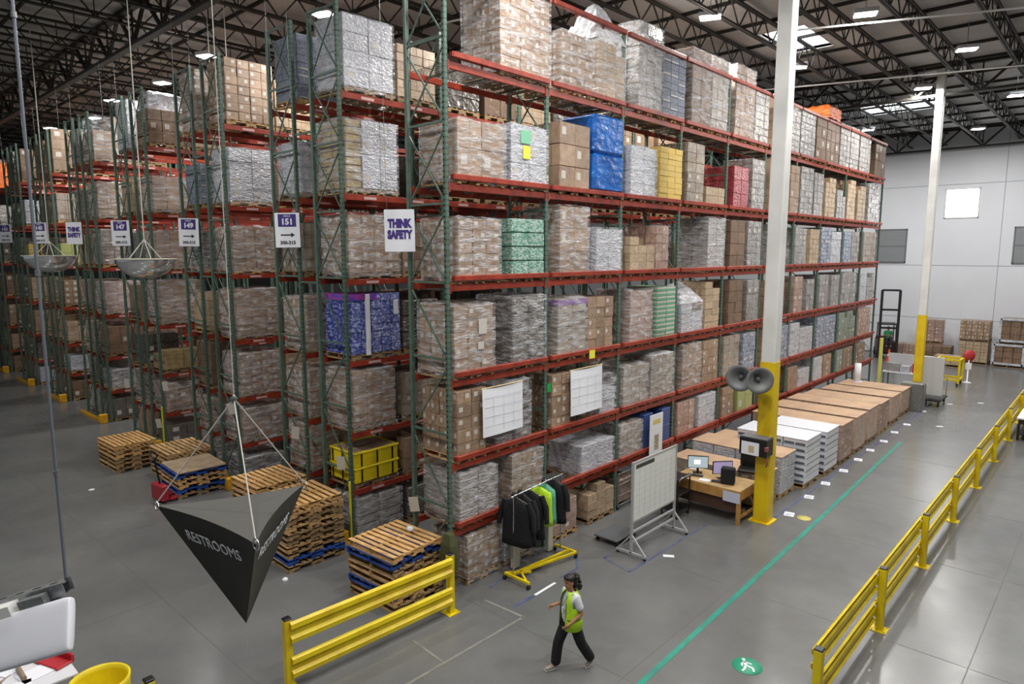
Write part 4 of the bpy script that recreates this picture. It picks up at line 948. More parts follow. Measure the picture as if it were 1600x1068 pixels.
m = MB(); q = [((0, .13), (-.01, .02), .05), ((-.01, .02), (.07, -.07), .035), ((.07, -.07), (.06, -.16), .03), ((-.01, .02), (-.07, -.08), .035), ((-.07, -.08), (-.12, -.13), .03), ((0, .11), (.09, .04), .025), ((0, .11), (-.08, .05), .025), ((-.08, .05), (-.07, 0), .025)]
for a, b_, w_ in q: m.bar((a[0], a[1], .006), (b_[0], b_[1], .006), w_, .003)
m.lathe([(0, .0075), (.03, .0075), (.03, .005)], 14, M=Matrix.Translation((.0, .175, 0))); m.build('walking_figure', paper, gc)
for i, (x, y) in enumerate(((2.35, 4.35), (3.9, 26.3), (4.9, 27.5), (4.4, 21.5))):
    o = MB().box(-.12, -.06, 0, .12, .06, .003).build('floor_card', paper, None, (x, y, .002), (0, 0, .6)); tag(o, 'small pale card stuck on the floor ' + ['by the whiteboard foot', 'just past the far column', 'before the red and white stand', 'beside the aisle of the far cabinet'][i], 'floor marker', 'stray floor cards')

# ------------------------------------------------------------------ clothes rail with garments
cr_ = thing('clothes_rail', 'chrome clothes rail on a yellow welded base with casters', 'clothes rail', (.45, 1.1, 0), math.radians(-2))
yb_ = MB(); yb_.bar((-.05, 0, .14), (.62, .02, .14), .05, .05); yb_.bar((-.05, 0, .14), (.3, .42, .14), .04, .04); yb_.bar((.55, .02, .14), (.1, .3, .14), .04, .04)
yb_.bar((.1, .1, .14), (.2, 1.75, .14), .05, .05); yb_.bar((-.2, 1.75, .14), (.38, 1.78, .14), .05, .05); yb_.bar((.15, .3, .14), (.38, 1.78, .14), .045, .045)
yb_.build('base_frame', yellow, cr_)
for (x, y) in ((-.05, 0), (.6, .02), (-.2, 1.75), (.38, 1.78)):
    w_ = MB(); w_.lathe([(0, -.02), (.05, -.02), (.05, .02), (0, .02)], 14, M=Matrix.Translation((x, y, .055)) @ Matrix.Rotation(PI / 2, 4, 'Y')); w_.box(x - .015, y - .02, .06, x + .015, y + .02, .12); w_.build('caster', black, cr_)
MB().tube([(.08, .12, .14), (.08, .12, 1.78)], .016, 8).build('pole', chrome, cr_); MB().tube([(.0, 1.7, .14), (.0, 1.7, 1.85)], .016, 8).build('pole', chrome, cr_)
MB().tube([(.08, .05, 1.78), (.0, 1.75, 1.85)], .018, 8).build('top_bar', chrome, cr_)
def garment(x, y, z, w_, l_, m, label, sleeve=True, tilt=0, stripe=None):
    o = thing('hanging_jacket' if sleeve else 'hanging_vest', label, 'jacket' if sleeve else 'vest', (x, y, z), tilt, 'clothes on the rail')
    rr_ = random.Random(int(y * 100)); rings = []
    for (t_, sw, th) in ((0, .12, .03), (.05, .5, .05), (.12, .95, .08), (.3, 1, .1), (.6, 1.02, .11), (.85, 1.06, .13), (1, 1.1, .14)):
        ring = []
        for k in range(18):
            a = 2 * PI * k / 18; f_ = 1 + .12 * math.sin(k * 3.1) * t_
            ring.append(Vector((w_ / 2 * sw * math.copysign(abs(math.cos(a)) ** .7, math.cos(a)), th * f_ * math.sin(a), -l_ * t_)))
        rings.append(ring)
    MB().loft(rings).build('body', m, o)
    if sleeve:
        for s_ in (-1, 1): MB().tube([(s_ * w_ * .42, 0, -.06), (s_ * w_ * .58, .01, -.3), (s_ * w_ * .66, -.02, -.62)], [.06, .065, .05], 10).build('sleeve', m, o)
    if stripe: MB().bar((-w_ * .5, -.12, -l_ * .6), (w_ * .5, -.12, -l_ * .6), .02, .06).build('stripe', stripe, o)
    hk = MB(); hk.tube([(-w_ * .38, 0, -.07), (0, 0, .01), (w_ * .38, 0, -.07)], .008, 6); hk.tube([(0, 0, .0), (0, 0, .05), (.02, 0, .075), (.0, 0, .09)], .004, 6); hk.build('hanger', chrome, o)
    return o
garment(.53, 1.32, 1.72, .66, .98, navy, 'black jacket hanging at the near end of the rail', tilt=.15)
garment(.51, 1.55, 1.73, .66, 1.0, navy, 'black jacket hanging second on the rail', tilt=-.1)
garment(.50, 1.80, 1.74, .64, .98, navy, 'black jacket hanging third, just before the lime vests', tilt=.1)
garment(.49, 2.10, 1.75, .6, .8, lime, 'lime safety vest hanging in front of the other vest', False, .1, mat('teal_trim', '#4d9c90', .5))
garment(.48, 2.30, 1.76, .58, .8, mat('teal_vest', '#5da48c', .6, bump=.3), 'greenish teal vest hanging behind the lime vest', False, -.1, mat('lime_trim', '#b4e021', .6))
garment(.47, 2.60, 1.77, .6, .92, navy, 'black jacket hanging at the far end of the rail', tilt=.05)
o = MB().bbox(-.05, -.1, 0, .05, .1, 1.0, .01).build('post_board', mat('cream_board', '#cfcdc0', .6), None, (.22, 1.62, .02)); tag(o, 'narrow cream board standing on the floor behind the jackets', 'board', 'cream boards behind the rail')
o = MB().bbox(-.05, -.08, 0, .05, .08, .8, .01).build('post_board', mat('cream_board', ''), None, (.22, 2.75, .02)); tag(o, 'shorter cream board farther behind the clothes rail', 'board', 'cream boards behind the rail')

# ------------------------------------------------------------------ rolling whiteboard
wbt = thing('whiteboard', 'large white ruled board on a grey rolling A-foot frame', 'whiteboard', (1.74, 4.72, 0))
wbb = MB().bbox(-.015, -.92, .80, .015, .90, 2.12, .004).build('board', mat('board_face', '#e2e4e2', .35), wbt)
fr = MB(); fg = mat('frame_grey', '#b9babc', .4, metal=.3)
for y in (-.95, .93):
    fr.box(-.025, y - .025, .08, .025, y + .025, 2.16)
for z in (.79, 2.13, .55, .32): fr.box(-.02, -.95, z - .022, .02, .93, z + .022)
fr.build('frame', fg, wbt)
for y in (-.95, .93):
    ft = MB(); ft.bar((-.38, y, .08), (.38, y, .08), .05, .05); ft.bar((.36, y, .09), (.0, y, .5), .035, .035); ft.bar((-.36, y, .09), (.0, y, .5), .03, .03); ft.build('foot', fg, wbt)
    for x in (-.35, .35): MB().lathe([(0, -.015), (.035, -.015), (.035, .015), (0, .015)], 12, M=Matrix.Translation((x, y, .036)) @ Matrix.Rotation(PI / 2, 4, 'X')).build('caster', black, wbt)
m = MB(); m.box(.016, -.85, 1.98, .018, -.08, 2.07); m.build('title_strip', mat('title_dark', '#3e4442', .5), wbb)
m = MB(); lg = mat('ruling_grey', '#bfc4c0', .5)
for q in range(1, 9): m.box(.0155, -.88, .82 + q * .135, .017, .86, .825 + q * .135)
for q in range(1, 8): m.box(.0155, -.92 + q * .228, .84, .017, -.915 + q * .228, 1.95)
m.build('ruling', lg, wbb)
dt = thing('floor_platform', 'low grey platform truck behind the whiteboard', 'platform truck', (.95, 4.35, 0))
MB().bbox(-.32, -.45, .12, .32, .45, .16, .01).build('deck', mat('platform_grey', '#5d6164', .5), dt)
for x in (-.26, .26):
    for y in (-.36, .36): MB().lathe([(0, -.02), (.058, -.02), (.058, .02), (0, .02)], 14, M=Matrix.Translation((x, y, .06)) @ Matrix.Rotation(PI / 2, 4, 'Y')).build('wheel', black, dt)

# ------------------------------------------------------------------ computer bench by the column
bw_ = mat('bench_wood', '#b98a4e', .5, col2='#a2763e', scale=4); bt_ = mat('bench_top', '#c7a878', .5, col2='#b59464', scale=3)
bn = thing('work_bench', 'long wooden computer bench beside the yellow column', 'bench', (0, 0, 0))
MB().bbox(.95, 7.0, .84, 2.78, 8.05, .88, .006).build('bench_top', bt_, bn)
MB().box(.95, 6.99, .62, 2.78, 7.03, .84).build('apron', bw_, bn); MB().box(2.74, 7.0, .62, 2.78, 8.05, .84).build('apron', bw_, bn)
MB().box(1.0, 7.06, .30, 2.73, 7.10, .84).build('modesty_panel', mat('dark_brown_panel', '#4a3226', .6), bn)
for x in (1.0, 2.74):
    for y in (7.04, 8.0): MB().bbox(x - .045, y - .045, 0, x + .045, y + .045, .84, .006).build('leg', bw_, bn)
MB().box(2.71, 7.08, .14, 2.77, 8.0, .2).build('stretcher', bw_, bn); MB().box(1.0, 7.5, .14, 2.74, 7.56, .2).build('stretcher', bw_, bn)
MB().bar((2.74, 8.0, .2), (2.74, 7.5, .8), .04, .04).build('brace', bw_, bn)
o = MB().box(0, 0, 0, .44, .006, .26).build('notice_sheet', mat('pale_notice', '#c4c8dc', .6), None, (2.35, 6.98, .56)); tag(o, 'pale blue notice sheet on the front of the computer bench', 'notice')
def monitor(x, y, rz, label, scr):
    o = thing('monitor', label, 'monitor', (x, y, .88), rz, 'bench monitors')
    hs_ = MB().bbox(-.27, -.02, .13, .27, .02, .47, .01).build('housing', black, o); MB().box(-.25, -.023, .15, .25, -.02, .45).build('screen', scr, hs_)
    MB().bbox(-.03, -.015, .01, .03, .03, .2, .005).build('neck', black, o); MB().bbox(-.12, -.08, 0, .12, .1, .012, .005).build('foot', black, o)
    if 'white' in label: MB().box(-.1, -.0245, .24, .06, -.0235, .36).build('window', mat('screen_window', '#eef4f6', .5, emit=1.0), o)
    return o
monitor(1.33, 7.62, .55, 'monitor with a white window on a grey screen, farther from the column', mat('screen_grey', '#9fb0b8', .3, emit=.7))
monitor(2.02, 7.62, .85, 'monitor with a lilac screen, nearer the column', mat('screen_lilac', '#9a8fb4', .3, emit=.6))
for i, (x, y) in enumerate(((1.4, 7.35), (2.1, 7.3))):
    o = MB().bbox(-.2, -.07, 0, .2, .07, .025, .006).build('keyboard', black, None, (x, y, .882), (0, 0, .3)); tag(o, 'black keyboard before the ' + ['monitor with the white window', 'lilac screened monitor'][i], 'keyboard', 'bench keyboards')
for i, (x, y) in enumerate(((1.75, 7.2), (1.1, 7.9))):
    o = MB().box(-.14, -.1, 0, .14, .1, .008).build('paper_sheet', paper, None, (x, y, .883), (0, 0, .4 * i + .2)); tag(o, 'white paper sheet on the bench ' + ['between the keyboards', 'in the corner away from the column'][i], 'papers', 'bench papers')
# black office jacket on chair back beside column
jc = thing('office_chair', 'black office chair pushed behind the bench end by the column', 'chair', (2.38, 8.36, 0), .3)
MB().bbox(-.24, -.22, .98, .24, .24, 1.06, .03).build('seat', black, jc); MB().bbox(-.22, .2, 1.02, .22, .27, 1.5, .05).build('backrest', black, jc); MB().tube([(0, 0, .12), (0, 0, .98)], .03, 10).build('gas_stem', chrome, jc)
sp = MB()
for q in range(5): a = q / 5 * 2 * PI; sp.bar((0, 0, .12), (.26 * math.cos(a), .26 * math.sin(a), .09), .04, .03); sp.tube([(.26 * math.cos(a), .26 * math.sin(a), .03), (.26 * math.cos(a), .26 * math.sin(a), .09)], .028, 8)
sp.build('star_base', black, jc)
# black utility cart
uc = thing('utility_cart', 'black three-shelf utility cart between whiteboard and bench', 'cart', (1.25, 6.62, 0), .0)
m = MB()
for s_ in (-1, 1):
    for y in (-.3, .3): m.tube([(s_ * .22, y, .08), (s_ * .22, y, 1.05)], .018, 6)
m.build('frame', dark, uc)
for z in (.2, .6, 1.0): MB().bbox(-.25, -.33, z, .25, .33, z + .03, .006).build('shelf', black, uc)
for x in (-.2, .2):
    for y in (-.28, .28): MB().lathe([(0, -.015), (.04, -.015), (.04, .015), (0, .015)], 12, M=Matrix.Translation((x, y, .04)) @ Matrix.Rotation(PI / 2, 4, 'X')).build('caster', black, uc)
m = MB(); m.tube([(.25, -.3, 1.0), (.28, -.3, 1.08), (.28, .3, 1.08), (.25, .3, 1.0)], .015, 6); m.build('handle', chrome, uc)
# control box on column
kb = thing('control_box', 'black box with a white notice strapped round the yellow column', 'box', (2.98, 7.35, 2.0), 0)
MB().bbox(-.36, -.16, -.22, .32, .26, .22, .015).build('housing', black, kb); MB().box(-.30, -.166, -.2, .14, -.161, .12).build('notice', paper, kb)
MB().box(-.12, -.169, -.14, .02, -.167, .03).build('notice_picture', mat('notice_tan', '#c8b48c', .6), kb); MB().bbox(-.34, -.15, .22, .3, .24, .235, .003).build('lid', mat('grey_lid', '#67686a', .5), kb)
m = MB(); m.tube([(.3, -.1, -.2), (.34, -.12, -.35), (.3, -.1, -.45)], .02, 8); m.bbox(.28, -.2, -.05, .36, -.1, .06, .01); m.build('red_knob', mat('knob_red', '#8a4a4c', .5), kb)
# folder stand under notice
o = MB().bbox(-.17, -.12, 0, .17, .12, .42, .03).build('black_bag', mat('black_bag_cloth', '#121319', .8, bump=.5), None, (2.30, 7.35, .885), (0, 0, .3)); tag(o, 'black bag standing on the bench beside the column', 'bag')

# horn loudspeakers
hgm = mat('horn_grey', '#7b7d7e', .45)
for i, (dx_, ang, lb_) in enumerate(((.0, math.radians(38), 'grey horn loudspeaker on the column facing the viewer'), (-.42, math.radians(10), 'grey horn loudspeaker beside the column facing along the rack'))):
    o = thing('horn_loudspeaker', lb_, 'loudspeaker', (3.07 + dx_, 7.05, 3.72), 0, 'horn loudspeakers')
    o.scale = (1.12,) * 3
    M_ = Matrix.Rotation(ang, 4, 'Z') @ Matrix.Rotation(PI / 2 + .08, 4, 'X') if True else None
    MB().lathe([(.05, -.30), (.07, -.16), (.13, -.02), (.22, .08), (.29, .13), (.29, .14), (.21, .085), (.12, 0), (.055, -.12), (0, -.12)], 30, M=M_).build('horn', hgm, o)
    MB().lathe([(0, -.06), (.05, -.04), (.05, .02), (.02, .06), (0, .065)], 16, M=M_).build('reflex_cone', mat('horn_inner', '#5c5f60', .4), o)
    MB().lathe([(0, -.42), (.09, -.42), (.1, -.30), (.05, -.27), (0, -.27)], 18, M=M_).build('driver', mat('horn_inner', ''), o)
o = MB().bbox(-.6, -.03, -.03, .2, .03, .03, .005).build('speaker_bracket', galv, None, (3.0, 7.58, 3.72)); tag(o, 'steel bracket carrying the two horn loudspeakers', 'bracket')

# ------------------------------------------------------------------ end of the hall: forklift, cones, stand, stacks
fk = thing('forklift', 'dark red and black forklift with raised mast by the end wall', 'forklift', (-1.95, 39.6, 0), math.radians(200))
MB().bbox(-.55, -1.1, .25, .55, .6, 1.1, .1).build('body', mat('truck_dark', '#3c2a2a', .5), fk); MB().bbox(-.52, -1.25, .3, .52, -.9, 1.25, .12).build('counterweight', mat('truck_red', '#8a2e2e', .45), fk)
m = MB()
for s_ in (-1, 1): m.box(s_ * .5 - .07, .75, .1, s_ * .5 + .07, .92, 4.35)
for z in (.4, 1.9, 3.05, 4.28): m.box(-.5, .78, z, .5, .88, z + .12)
m.build('mast', dark, fk)
m = MB()
for s_ in (-1, 1):
    for y in (-.75, .5): m.bar((s_ * .48, y, 1.1), (s_ * .46, y * .85, 2.15), .06)
m.box(-.52, -.75, 2.12, .52, .55, 2.18); m.build('overhead_guard', dark, fk)
for s_ in (-1, 1):
    MB().bbox(s_ * .25 - .06, .9, .12, s_ * .25 + .06, 2.0, .17, .01).build('fork', dark, fk)
    for y in (-.8, .45): MB().lathe([(0, -.09), (.26, -.09), (.28, -.05), (.28, .05), (.26, .09), (0, .09)], 20, M=Matrix.Translation((s_ * .5, y, .285)) @ Matrix.Rotation(PI / 2, 4, 'Y')).build('wheel', black, fk)
MB().bbox(-.25, -.5, 1.1, .25, -.05, 1.2, .04).build('seat', black, fk)
def cone(x, y, label):
    o = thing('traffic_cone', label, 'cone', (x, y, 0), 0, 'traffic cones'); oc = mat('cone_orange', '#e2502a', .45)
    MB().bbox(-.2, -.2, 0, .2, .2, .03, .01).build('base', oc, o); cb_ = MB().lathe([(.15, .03), (.12, .2), (.085, .4), (.05, .68), (.03, .72), (0, .72)], 20).build('body', oc, o); MB().lathe([(.107, .3), (.085, .42)], 20).build('band', paper, cb_)
cone(-1.35, 38.0, 'orange traffic cone in front of the forklift'); cone(-3.2, 36.0, 'orange traffic cone close to the far rack end')
st = thing('stop_stand', 'white post stand with a round red disc before the far stacks', 'stand', (3.57, 32.7, 0))
MB().lathe([(0, 0), (.2, 0), (.2, .04), (.03, .08), (.03, 1.2), (0, 1.2)], 18).build('post', paper, st); MB().bbox(-.14, -.03, .7, .14, .03, 1.05, .02).build('plate', paper, st)
MB().lathe([(0, -.02), (.3, -.02), (.3, .02), (0, .02)], 24, M=Matrix.Translation((0, 0, 1.42)) @ Matrix.Rotation(.72, 4, 'Z') @ Matrix.Rotation(PI / 2, 4, 'X')).build('disc', mat('disc_red', '#c23a40', .45), st)
yf = thing('yellow_trolley', 'yellow framed trolley beyond the panel cart', 'trolley', (2.9, 31.8, 0))
m = MB()
for x in (-.5, .5):
    for y in (-.5, .5): m.bbox(x - .05, y - .05, .12, x + .05, y + .05, 1.35, .01)
for z in (.3, 1.3):
    for s_ in (-1, 1): m.box(-.5, s_ * .5 - .04, z - .05, .5, s_ * .5 + .04, z + .05); m.box(s_ * .5 - .04, -.5, z - .05, s_ * .5 + .04, .5, z + .05)
m.build('frame', yellow, yf)
for x in (-.45, .45):
    for y in (-.45, .45): MB().lathe([(0, -.03), (.1, -.03), (.1, .03), (0, .03)], 12, M=Matrix.Translation((x, y, .1)) @ Matrix.Rotation(PI / 2, 4, 'Y')).build('wheel', black, yf)
def far_stack(x, y, w_, d_, z, h, st, label, frame=False):
    o = thing('stacked_load', label, 'pallet load', (x, y, z), 0, 'stacked loads by the end wall'); p = link('pallet', PJ['pallet_wood_grey'], o); p.scale = (w_, d_ / 1.2, 1)
    gw, gh = GRID[st]; nx, nz = max(1, round(w_ / gw)), max(1, round((h - .14) / gh)); ny = max(1, round(d_ / gw)); rr_ = random.Random(int(x * 10))
    for k in range(nz):
        for i in range(nx):
            for j in range(ny):
                if j == 0 or i == nx - 1 or k == nz - 1: link('carton', unit(st, rr_.randrange(3)), o, (-w_ / 2 + i * w_ / nx, -d_ / 2 + j * d_ / ny, .142 + k * (h - .142) / nz), None, (w_ / nx - .02, d_ / ny - .02, (h - .142) / nz - .01))
    if frame:
        m = MB()
        for s_ in (-1, 1): m.box(s_ * (w_ / 2) - .07, -d_ / 2 - .05, .14, s_ * (w_ / 2) + .07, -d_ / 2 + .05, h)
        m.box(-w_ / 2, -d_ / 2 - .05, .14, w_ / 2, -d_ / 2 + .05, .26); m.box(-w_ / 2, -d_ / 2 - .05, h - .1, w_ / 2, -d_ / 2 + .05, h + .02); m.build('edge_frame', whitew, o)
    return o
FS = [(4.45, 40.4, 1.45, 1.2, 0, 1.35, 'brown', 'framed brown load at the base of the right end stack', True), (4.7, 40.5, 1.5, 1.2, 1.36, 1.5, 'brown', 'framed brown load on top of the right end stack', True),
 (2.7, 40.6, 1.5, 1.2, 0, 1.35, 'tan', 'tan boarded load under the labelled cartons by the wall', False), (2.7, 40.6, 1.5, 1.2, 1.36, 1.25, 'kraftlabel', 'cartons with white labels stacked on the tan load by the wall', False),
 (.9, 40.3, 1.4, 1.1, 0, .95, 'brown', 'low dark brown load by the wall between column and labelled cartons', False), (.35, 40.9, 1.2, .8, 1.0, 1.5, 'pink', 'pinkish cartons just right of the far column', False), (.35, 40.9, 1.2, .8, 0, .98, 'kraft', 'kraft load beneath the pinkish cartons by the far column', False),
 (6.2, 40.2, 1.3, 1.1, 0, 1.2, 'white', 'white boxed load at the right edge by the wall', False), (-.9, 40.6, 1.1, 1.0, 0, .9, 'pink', 'low pinkish load behind the orange cone', False), (1.75, 38.3, 1.3, 1.1, 0, .62, 'tan', 'flat tan load in front of the wall stacks', False)]
for a in FS: far_stack(*a)
# white bench with red crates beyond the cabinet
wb2 = thing('packing_bench', 'white packing bench cluttered with crates near the far rack end', 'bench', (1.7, 28.6, 0))
MB().bbox(-1.0, -.5, .85, 1.0, .5, .9, .006).build('bench_top', paper, wb2)
for x in (-.95, .95):
    for y in (-.45, .45): MB().box(x - .03, y - .03, 0, x + .03, y + .03, .85).build('leg', galv, wb2)
MB().bbox(-.98, .42, .9, .98, .48, 1.7, .005).build('back_panel', mat('panel_grey', ''), wb2)
for i, (x, y, w_, h_, m_, lb_) in enumerate(((2.2, 28.5, .5, .42, mat('crate_red', '#b01f2c', .4), 'bright red crate on the white packing bench'), (2.55, 28.25, .3, .2, mat('crate_red', ''), 'small red box at the bench end'), (1.1, 28.4, .6, .4, greyw, 'grey box on the white packing bench'), (1.65, 28.4, .4, .3, whitew, 'white box on the white packing bench'))):
    o = thing('crate', lb_, 'crate', (x, y, .905), 0, 'crates on the packing bench'); m = MB(); s2 = w_ / 2
    m.box(-s2, -.2, 0, s2, .2, .02)
    for s_ in (-1, 1): m.box(s_ * s2 - .012, -.2, 0, s_ * s2 + .012, .2, h_); m.box(-s2, s_ * .2 - .012, 0, s2, s_ * .2 + .012, h_)
    m.build('shell', m_, o); MB().bbox(-s2 - .02, -.22, h_ - .03, s2 + .02, .22, h_, .005).build('lid', m_, o)
rd = thing('paper_roll', 'white paper roll standing on the far floor loads', 'paper roll', (.9, 23.2, 1.08)); MB().lathe([(.03, 0), (.13, 0), (.13, .8), (.03, .8)], 20).build('roll', paper, rd)
MB().lathe([(0, -.01), (.2, -.01), (.2, .01), (0, .01)], 18).build('base', paper, rd)
yps = MB().bbox(-.07, -.07, 0, .07, .07, 2.4, .01).build('yellow_post', mat('pale_yellow_post', '#e6e070', .5), None, (.35, 29.0, 0)); tag(yps, 'tall pale yellow post at the far end of the long rack', 'post')
# white topped table past the barrier
rtb = thing('side_table', 'white topped table with dark underside at the right edge beyond the barrier', 'table', (7.55, 22.2, 0))
MB().bbox(-.75, -1.1, .78, .75, 1.1, .84, .008).build('table_top', paper, rtb); MB().bbox(-.7, -1.05, .6, .7, 1.05, .78, .01).build('under_frame', dark, rtb); MB().bbox(-.7, -1.05, .2, .7, 1.05, .25, .01).build('shelf', dark, rtb)
for x in (-.68, .68):
    for y in (-1.0, 1.0): MB().box(x - .04, y - .04, 0, x + .04, y + .04, .6).build('leg', dark, rtb)
# orange wrapped things on rack tops
o = crumple(MB(), -.5, -.7, 0, .5, .7, .45, .1, 7, True, 3).build('orange_bundle', orange, None, (-.45, 20.8, BT[5] + 1.83)); tag(o, 'orange wrapped bundle on the top shelf goods of the long rack', 'bundle', 'orange bundles')
o = crumple(MB(), -.5, -.7, 0, .5, .7, 1.3, .05, 7, True, 4).build('orange_bundle', orange, None, (-36.8, .9, BT[5] + .05)); tag(o, 'orange wrapped bundle at the far dim end of the rack rows', 'bundle', 'orange bundles')
o = crumple(MB(), -.45, -.5, 0, .45, .5, .5, .1, 7, True, 5).build('white_bundle', whitew, None, (-15.1, .75, BT[5] + 1.22)); tag(o, 'white wrapped boxes high on the 147 rack with an orange dot', 'bundle')
o = MB().lathe([(0, -.01), (.14, -.01), (.14, .01), (0, .01)], 20, M=Matrix.Rotation(PI / 2, 4, 'X')).build('orange_dot', mat('dot_orange', '#f07a1c', .5), None, (-15.0, .17, BT[5] + 1.5)); tag(o, 'round orange sticker on the white bundle', 'sticker')
# paper tags hung at row ends
for i, (x, z) in enumerate(((-1.0, 1.6), (-3.62, 1.9), (-5.6, 2.25), (-9.1, 2.3), (-13.9, 2.3), (-17.6, 1.9), (-14.7, .9))):
    o = MB().box(-.1, -.004, -.16, .1, .004, .16).build('paper_tag', labelm, None, (x, -.12, z), (.1, .1 * (i % 3 - 1), .6)); tag(o, 'white paper tag tied to a green end frame, ' + ['on the long rack', 'corner post of the second row', 'back half of the second row', 'third row', 'nearer post of fourth row', 'farther post of fourth row', 'lowest on fourth row'][i], 'tag', 'paper tags')

# ------------------------------------------------------------------ lamps: high-bay fixtures that light the hall
lampm = mat('lamp_diffuser', '#ffffff', .5, emit=14.0)
lh = MB().bbox(-.32, -.22, 0, .32, .22, .12, .02).mesh('lamp_housing', mat('lamp_grey', '#c8cacc', .5)); ld = MB().bbox(-.28, -.18, -.03, .28, .18, 0, .008).mesh('lamp_diffuser', lampm)
lr = MB().tube([(0, 0, .12), (0, 0, .89)], .012, 6).mesh('lamp_rod', galv)
LM = [(-.14, 10.28, 0), (4.7, 18.88, 0), (-.2, 17.32, 0), (5.05, 28.15, 0), (-2.0, 32.8, 0), (-8.05, 2.65, 0), (-14.6, 2.2, 0), (-19.6, 2.6, 0), (-34.4, 2.3, 0), (-24.5, 2.3, 0), (-29.5, 3, 0),
      (2.0, 1.0, 0), (5.6, 8, 0), (6.0, 0, 0), (1.2, -7, 0), (5.6, -8, 0), (-6, -6.5, 0), (-14, -6.5, 0), (-22, -6.5, 0), (9.5, -3, 0), (2.4, 24, 0), (2.5, 36.5, 0), (8.5, 34, 0), (9.8, 5, 0), (10, 14, 0), (-2.4, 4.5, 0), (-2.4, 13, 0), (-8.0, 9, 0), (-13.6, 9, 0), (-19, 9, 0), (-6, 35.5, 0), (10.5, 24, 0), (3.2, 13.0, 0)]  # this row of lamps is added to fill hall and end wall with light
LW = ORD + ['twenty-first', 'twenty-second', 'twenty-third', 'twenty-fourth', 'twenty-fifth', 'twenty-sixth', 'twenty-seventh', 'twenty-eighth', 'twenty-ninth', 'thirtieth', 'thirty-first', 'thirty-second', 'thirty-third', 'thirty-fourth', 'thirty-fifth', 'thirty-sixth']
NAMED = {0: 'bright lamp above the top shelf just before the white column', 1: 'bright lamp beyond the far column top at the right', 2: 'lamp beside the large skylight behind the white column', 3: 'lamp high at the right edge before the end wall', 4: 'lamp above the far end of the long rack', 5: 'lamp over the second rack row end', 6: 'lamp over the third rack row end', 7: 'lamp over the fourth rack row end', 8: 'lamp over the seventh rack row end', 9: 'lamp over the fifth rack row end', 10: 'lamp over the sixth rack row end'}
def lamp_label(i, x, y):
    if i in NAMED: return 'high bay ' + NAMED[i]
    return 'high bay lamp added for fill light, %s in the roof, over the %s' % (LW[i], 'open floor' if x > 0 else 'rack area')
ad = bpy.data.lights.new('lamp_light', 'AREA'); ad.shape = 'RECTANGLE'; ad.size = .56; ad.size_y = .36; ad.energy = LAMP_W; ad.color = (1.0, .975, .93)
for i, (x, y, _) in enumerate(LM):
    o = thing('high_bay_lamp', lamp_label(i, x, y), 'lamp', (x, y, 13.35), .4, 'high bay lamps')
    lho = link('housing', lh, o); link('diffuser', ld, lho); link('rod', lr, o)
    l = bpy.data.objects.new('lamp_light', ad); COL.objects.link(l); l.parent = o; l.location = (0, 0, -.05)
for i, (p_, q_) in enumerate((((1.2, 12.5, 13.2), (7.0, 15.0, 13.2)), ((-3, 19, 13.2), (8, 22.5, 13.2)), ((-6, 5.2, 13.25), (3.0, 7.2, 13.25)))):
    o = MB().tube([p_, q_], .03, 8).build('roof_conduit', white); o['kind'] = 'structure'

# ------------------------------------------------------------------ people
def figure(nodes, edges, radii, mats, name, parent, sub=2, root=0):
    me = bpy.data.meshes.new(name); me.from_pydata(nodes, edges, []); o = bpy.data.objects.new(name, me); COL.objects.link(o)
    md = o.modifiers.new('skin', 'SKIN'); md.use_smooth_shade = True
    for i, r_ in enumerate(radii):
        sv = me.skin_vertices[0].data[i]; sv.radius = r_ if isinstance(r_, tuple) else (r_, r_); sv.use_root = (i == root)
    s_ = o.modifiers.new('sub', 'SUBSURF'); s_.levels = sub; s_.render_levels = sub
    bpy.context.view_layer.update(); dg = bpy.context.evaluated_depsgraph_get()
    nm = bpy.data.meshes.new_from_object(o.evaluated_get(dg)); bpy.data.objects.remove(o); nm.materials.clear()
    for m_ in mats: nm.materials.append(m_)
    nm.polygons.foreach_set('use_smooth', [True] * len(nm.polygons))
    return nm
class Sk:
    def __init__(s): s.n = []; s.e = []; s.r = []
    def a(s, p, r_, par=None):
        s.n.append(tuple(p)); s.r.append(r_); i = len(s.n) - 1
        if par is not None: s.e.append((par, i))
        return i
skin = mat('skin', '#b98466', .5, col2='#ad785c', scale=8); hairm = mat('dark_hair', '#17110e', .5, bump=.6, bscale=40)
def head_mb(H=.215):
    """lofted head with brow, nose, lips and chin; centre at skull middle, face towards -y"""
    prof = []   # z, half width, front depth, back depth
    tb = [(-.50, .018, .030, -.005), (-.47, .040, .066, .012), (-.41, .052, .080, .022), (-.34, .060, .082, .036), (-.26, .066, .083, .054), (-.16, .070, .084, .070), (-.06, .073, .082, .082), (.03, .075, .080, .090), (.13, .077, .086, .096), (.24, .076, .084, .097), (.34, .068, .072, .088), (.42, .053, .052, .068), (.475, .033, .028, .042), (.50, .010, .008, .012)]
    m = MB(); rings = []; n = 28
    for (t_, w_, fd, bd) in tb:
        ring = []
        for k in range(n):
            a = 2 * PI * k / n; cx_ = math.sin(a); cy_ = -math.cos(a)   # k=0 at front
            d = fd if cy_ < 0 else bd; x = w_ * cx_; y = d * cy_
            if abs(t_ + .06) < .13 and k in (0,): y -= .018 * (1 - abs(t_ + .1) / .2)
            if abs(t_ + .10) < .12 and k in (1, n - 1): y -= .006
            if abs(t_ - .03) < .04 and k in (2, 3, n - 2, n - 3): y += .009
            if -.30 < t_ < -.22 and k in (0, 1, n - 1): y -= .005
            ring.append(Vector((x, y, t_ * H)))
        rings.append(ring)
    m.loft(rings); return m
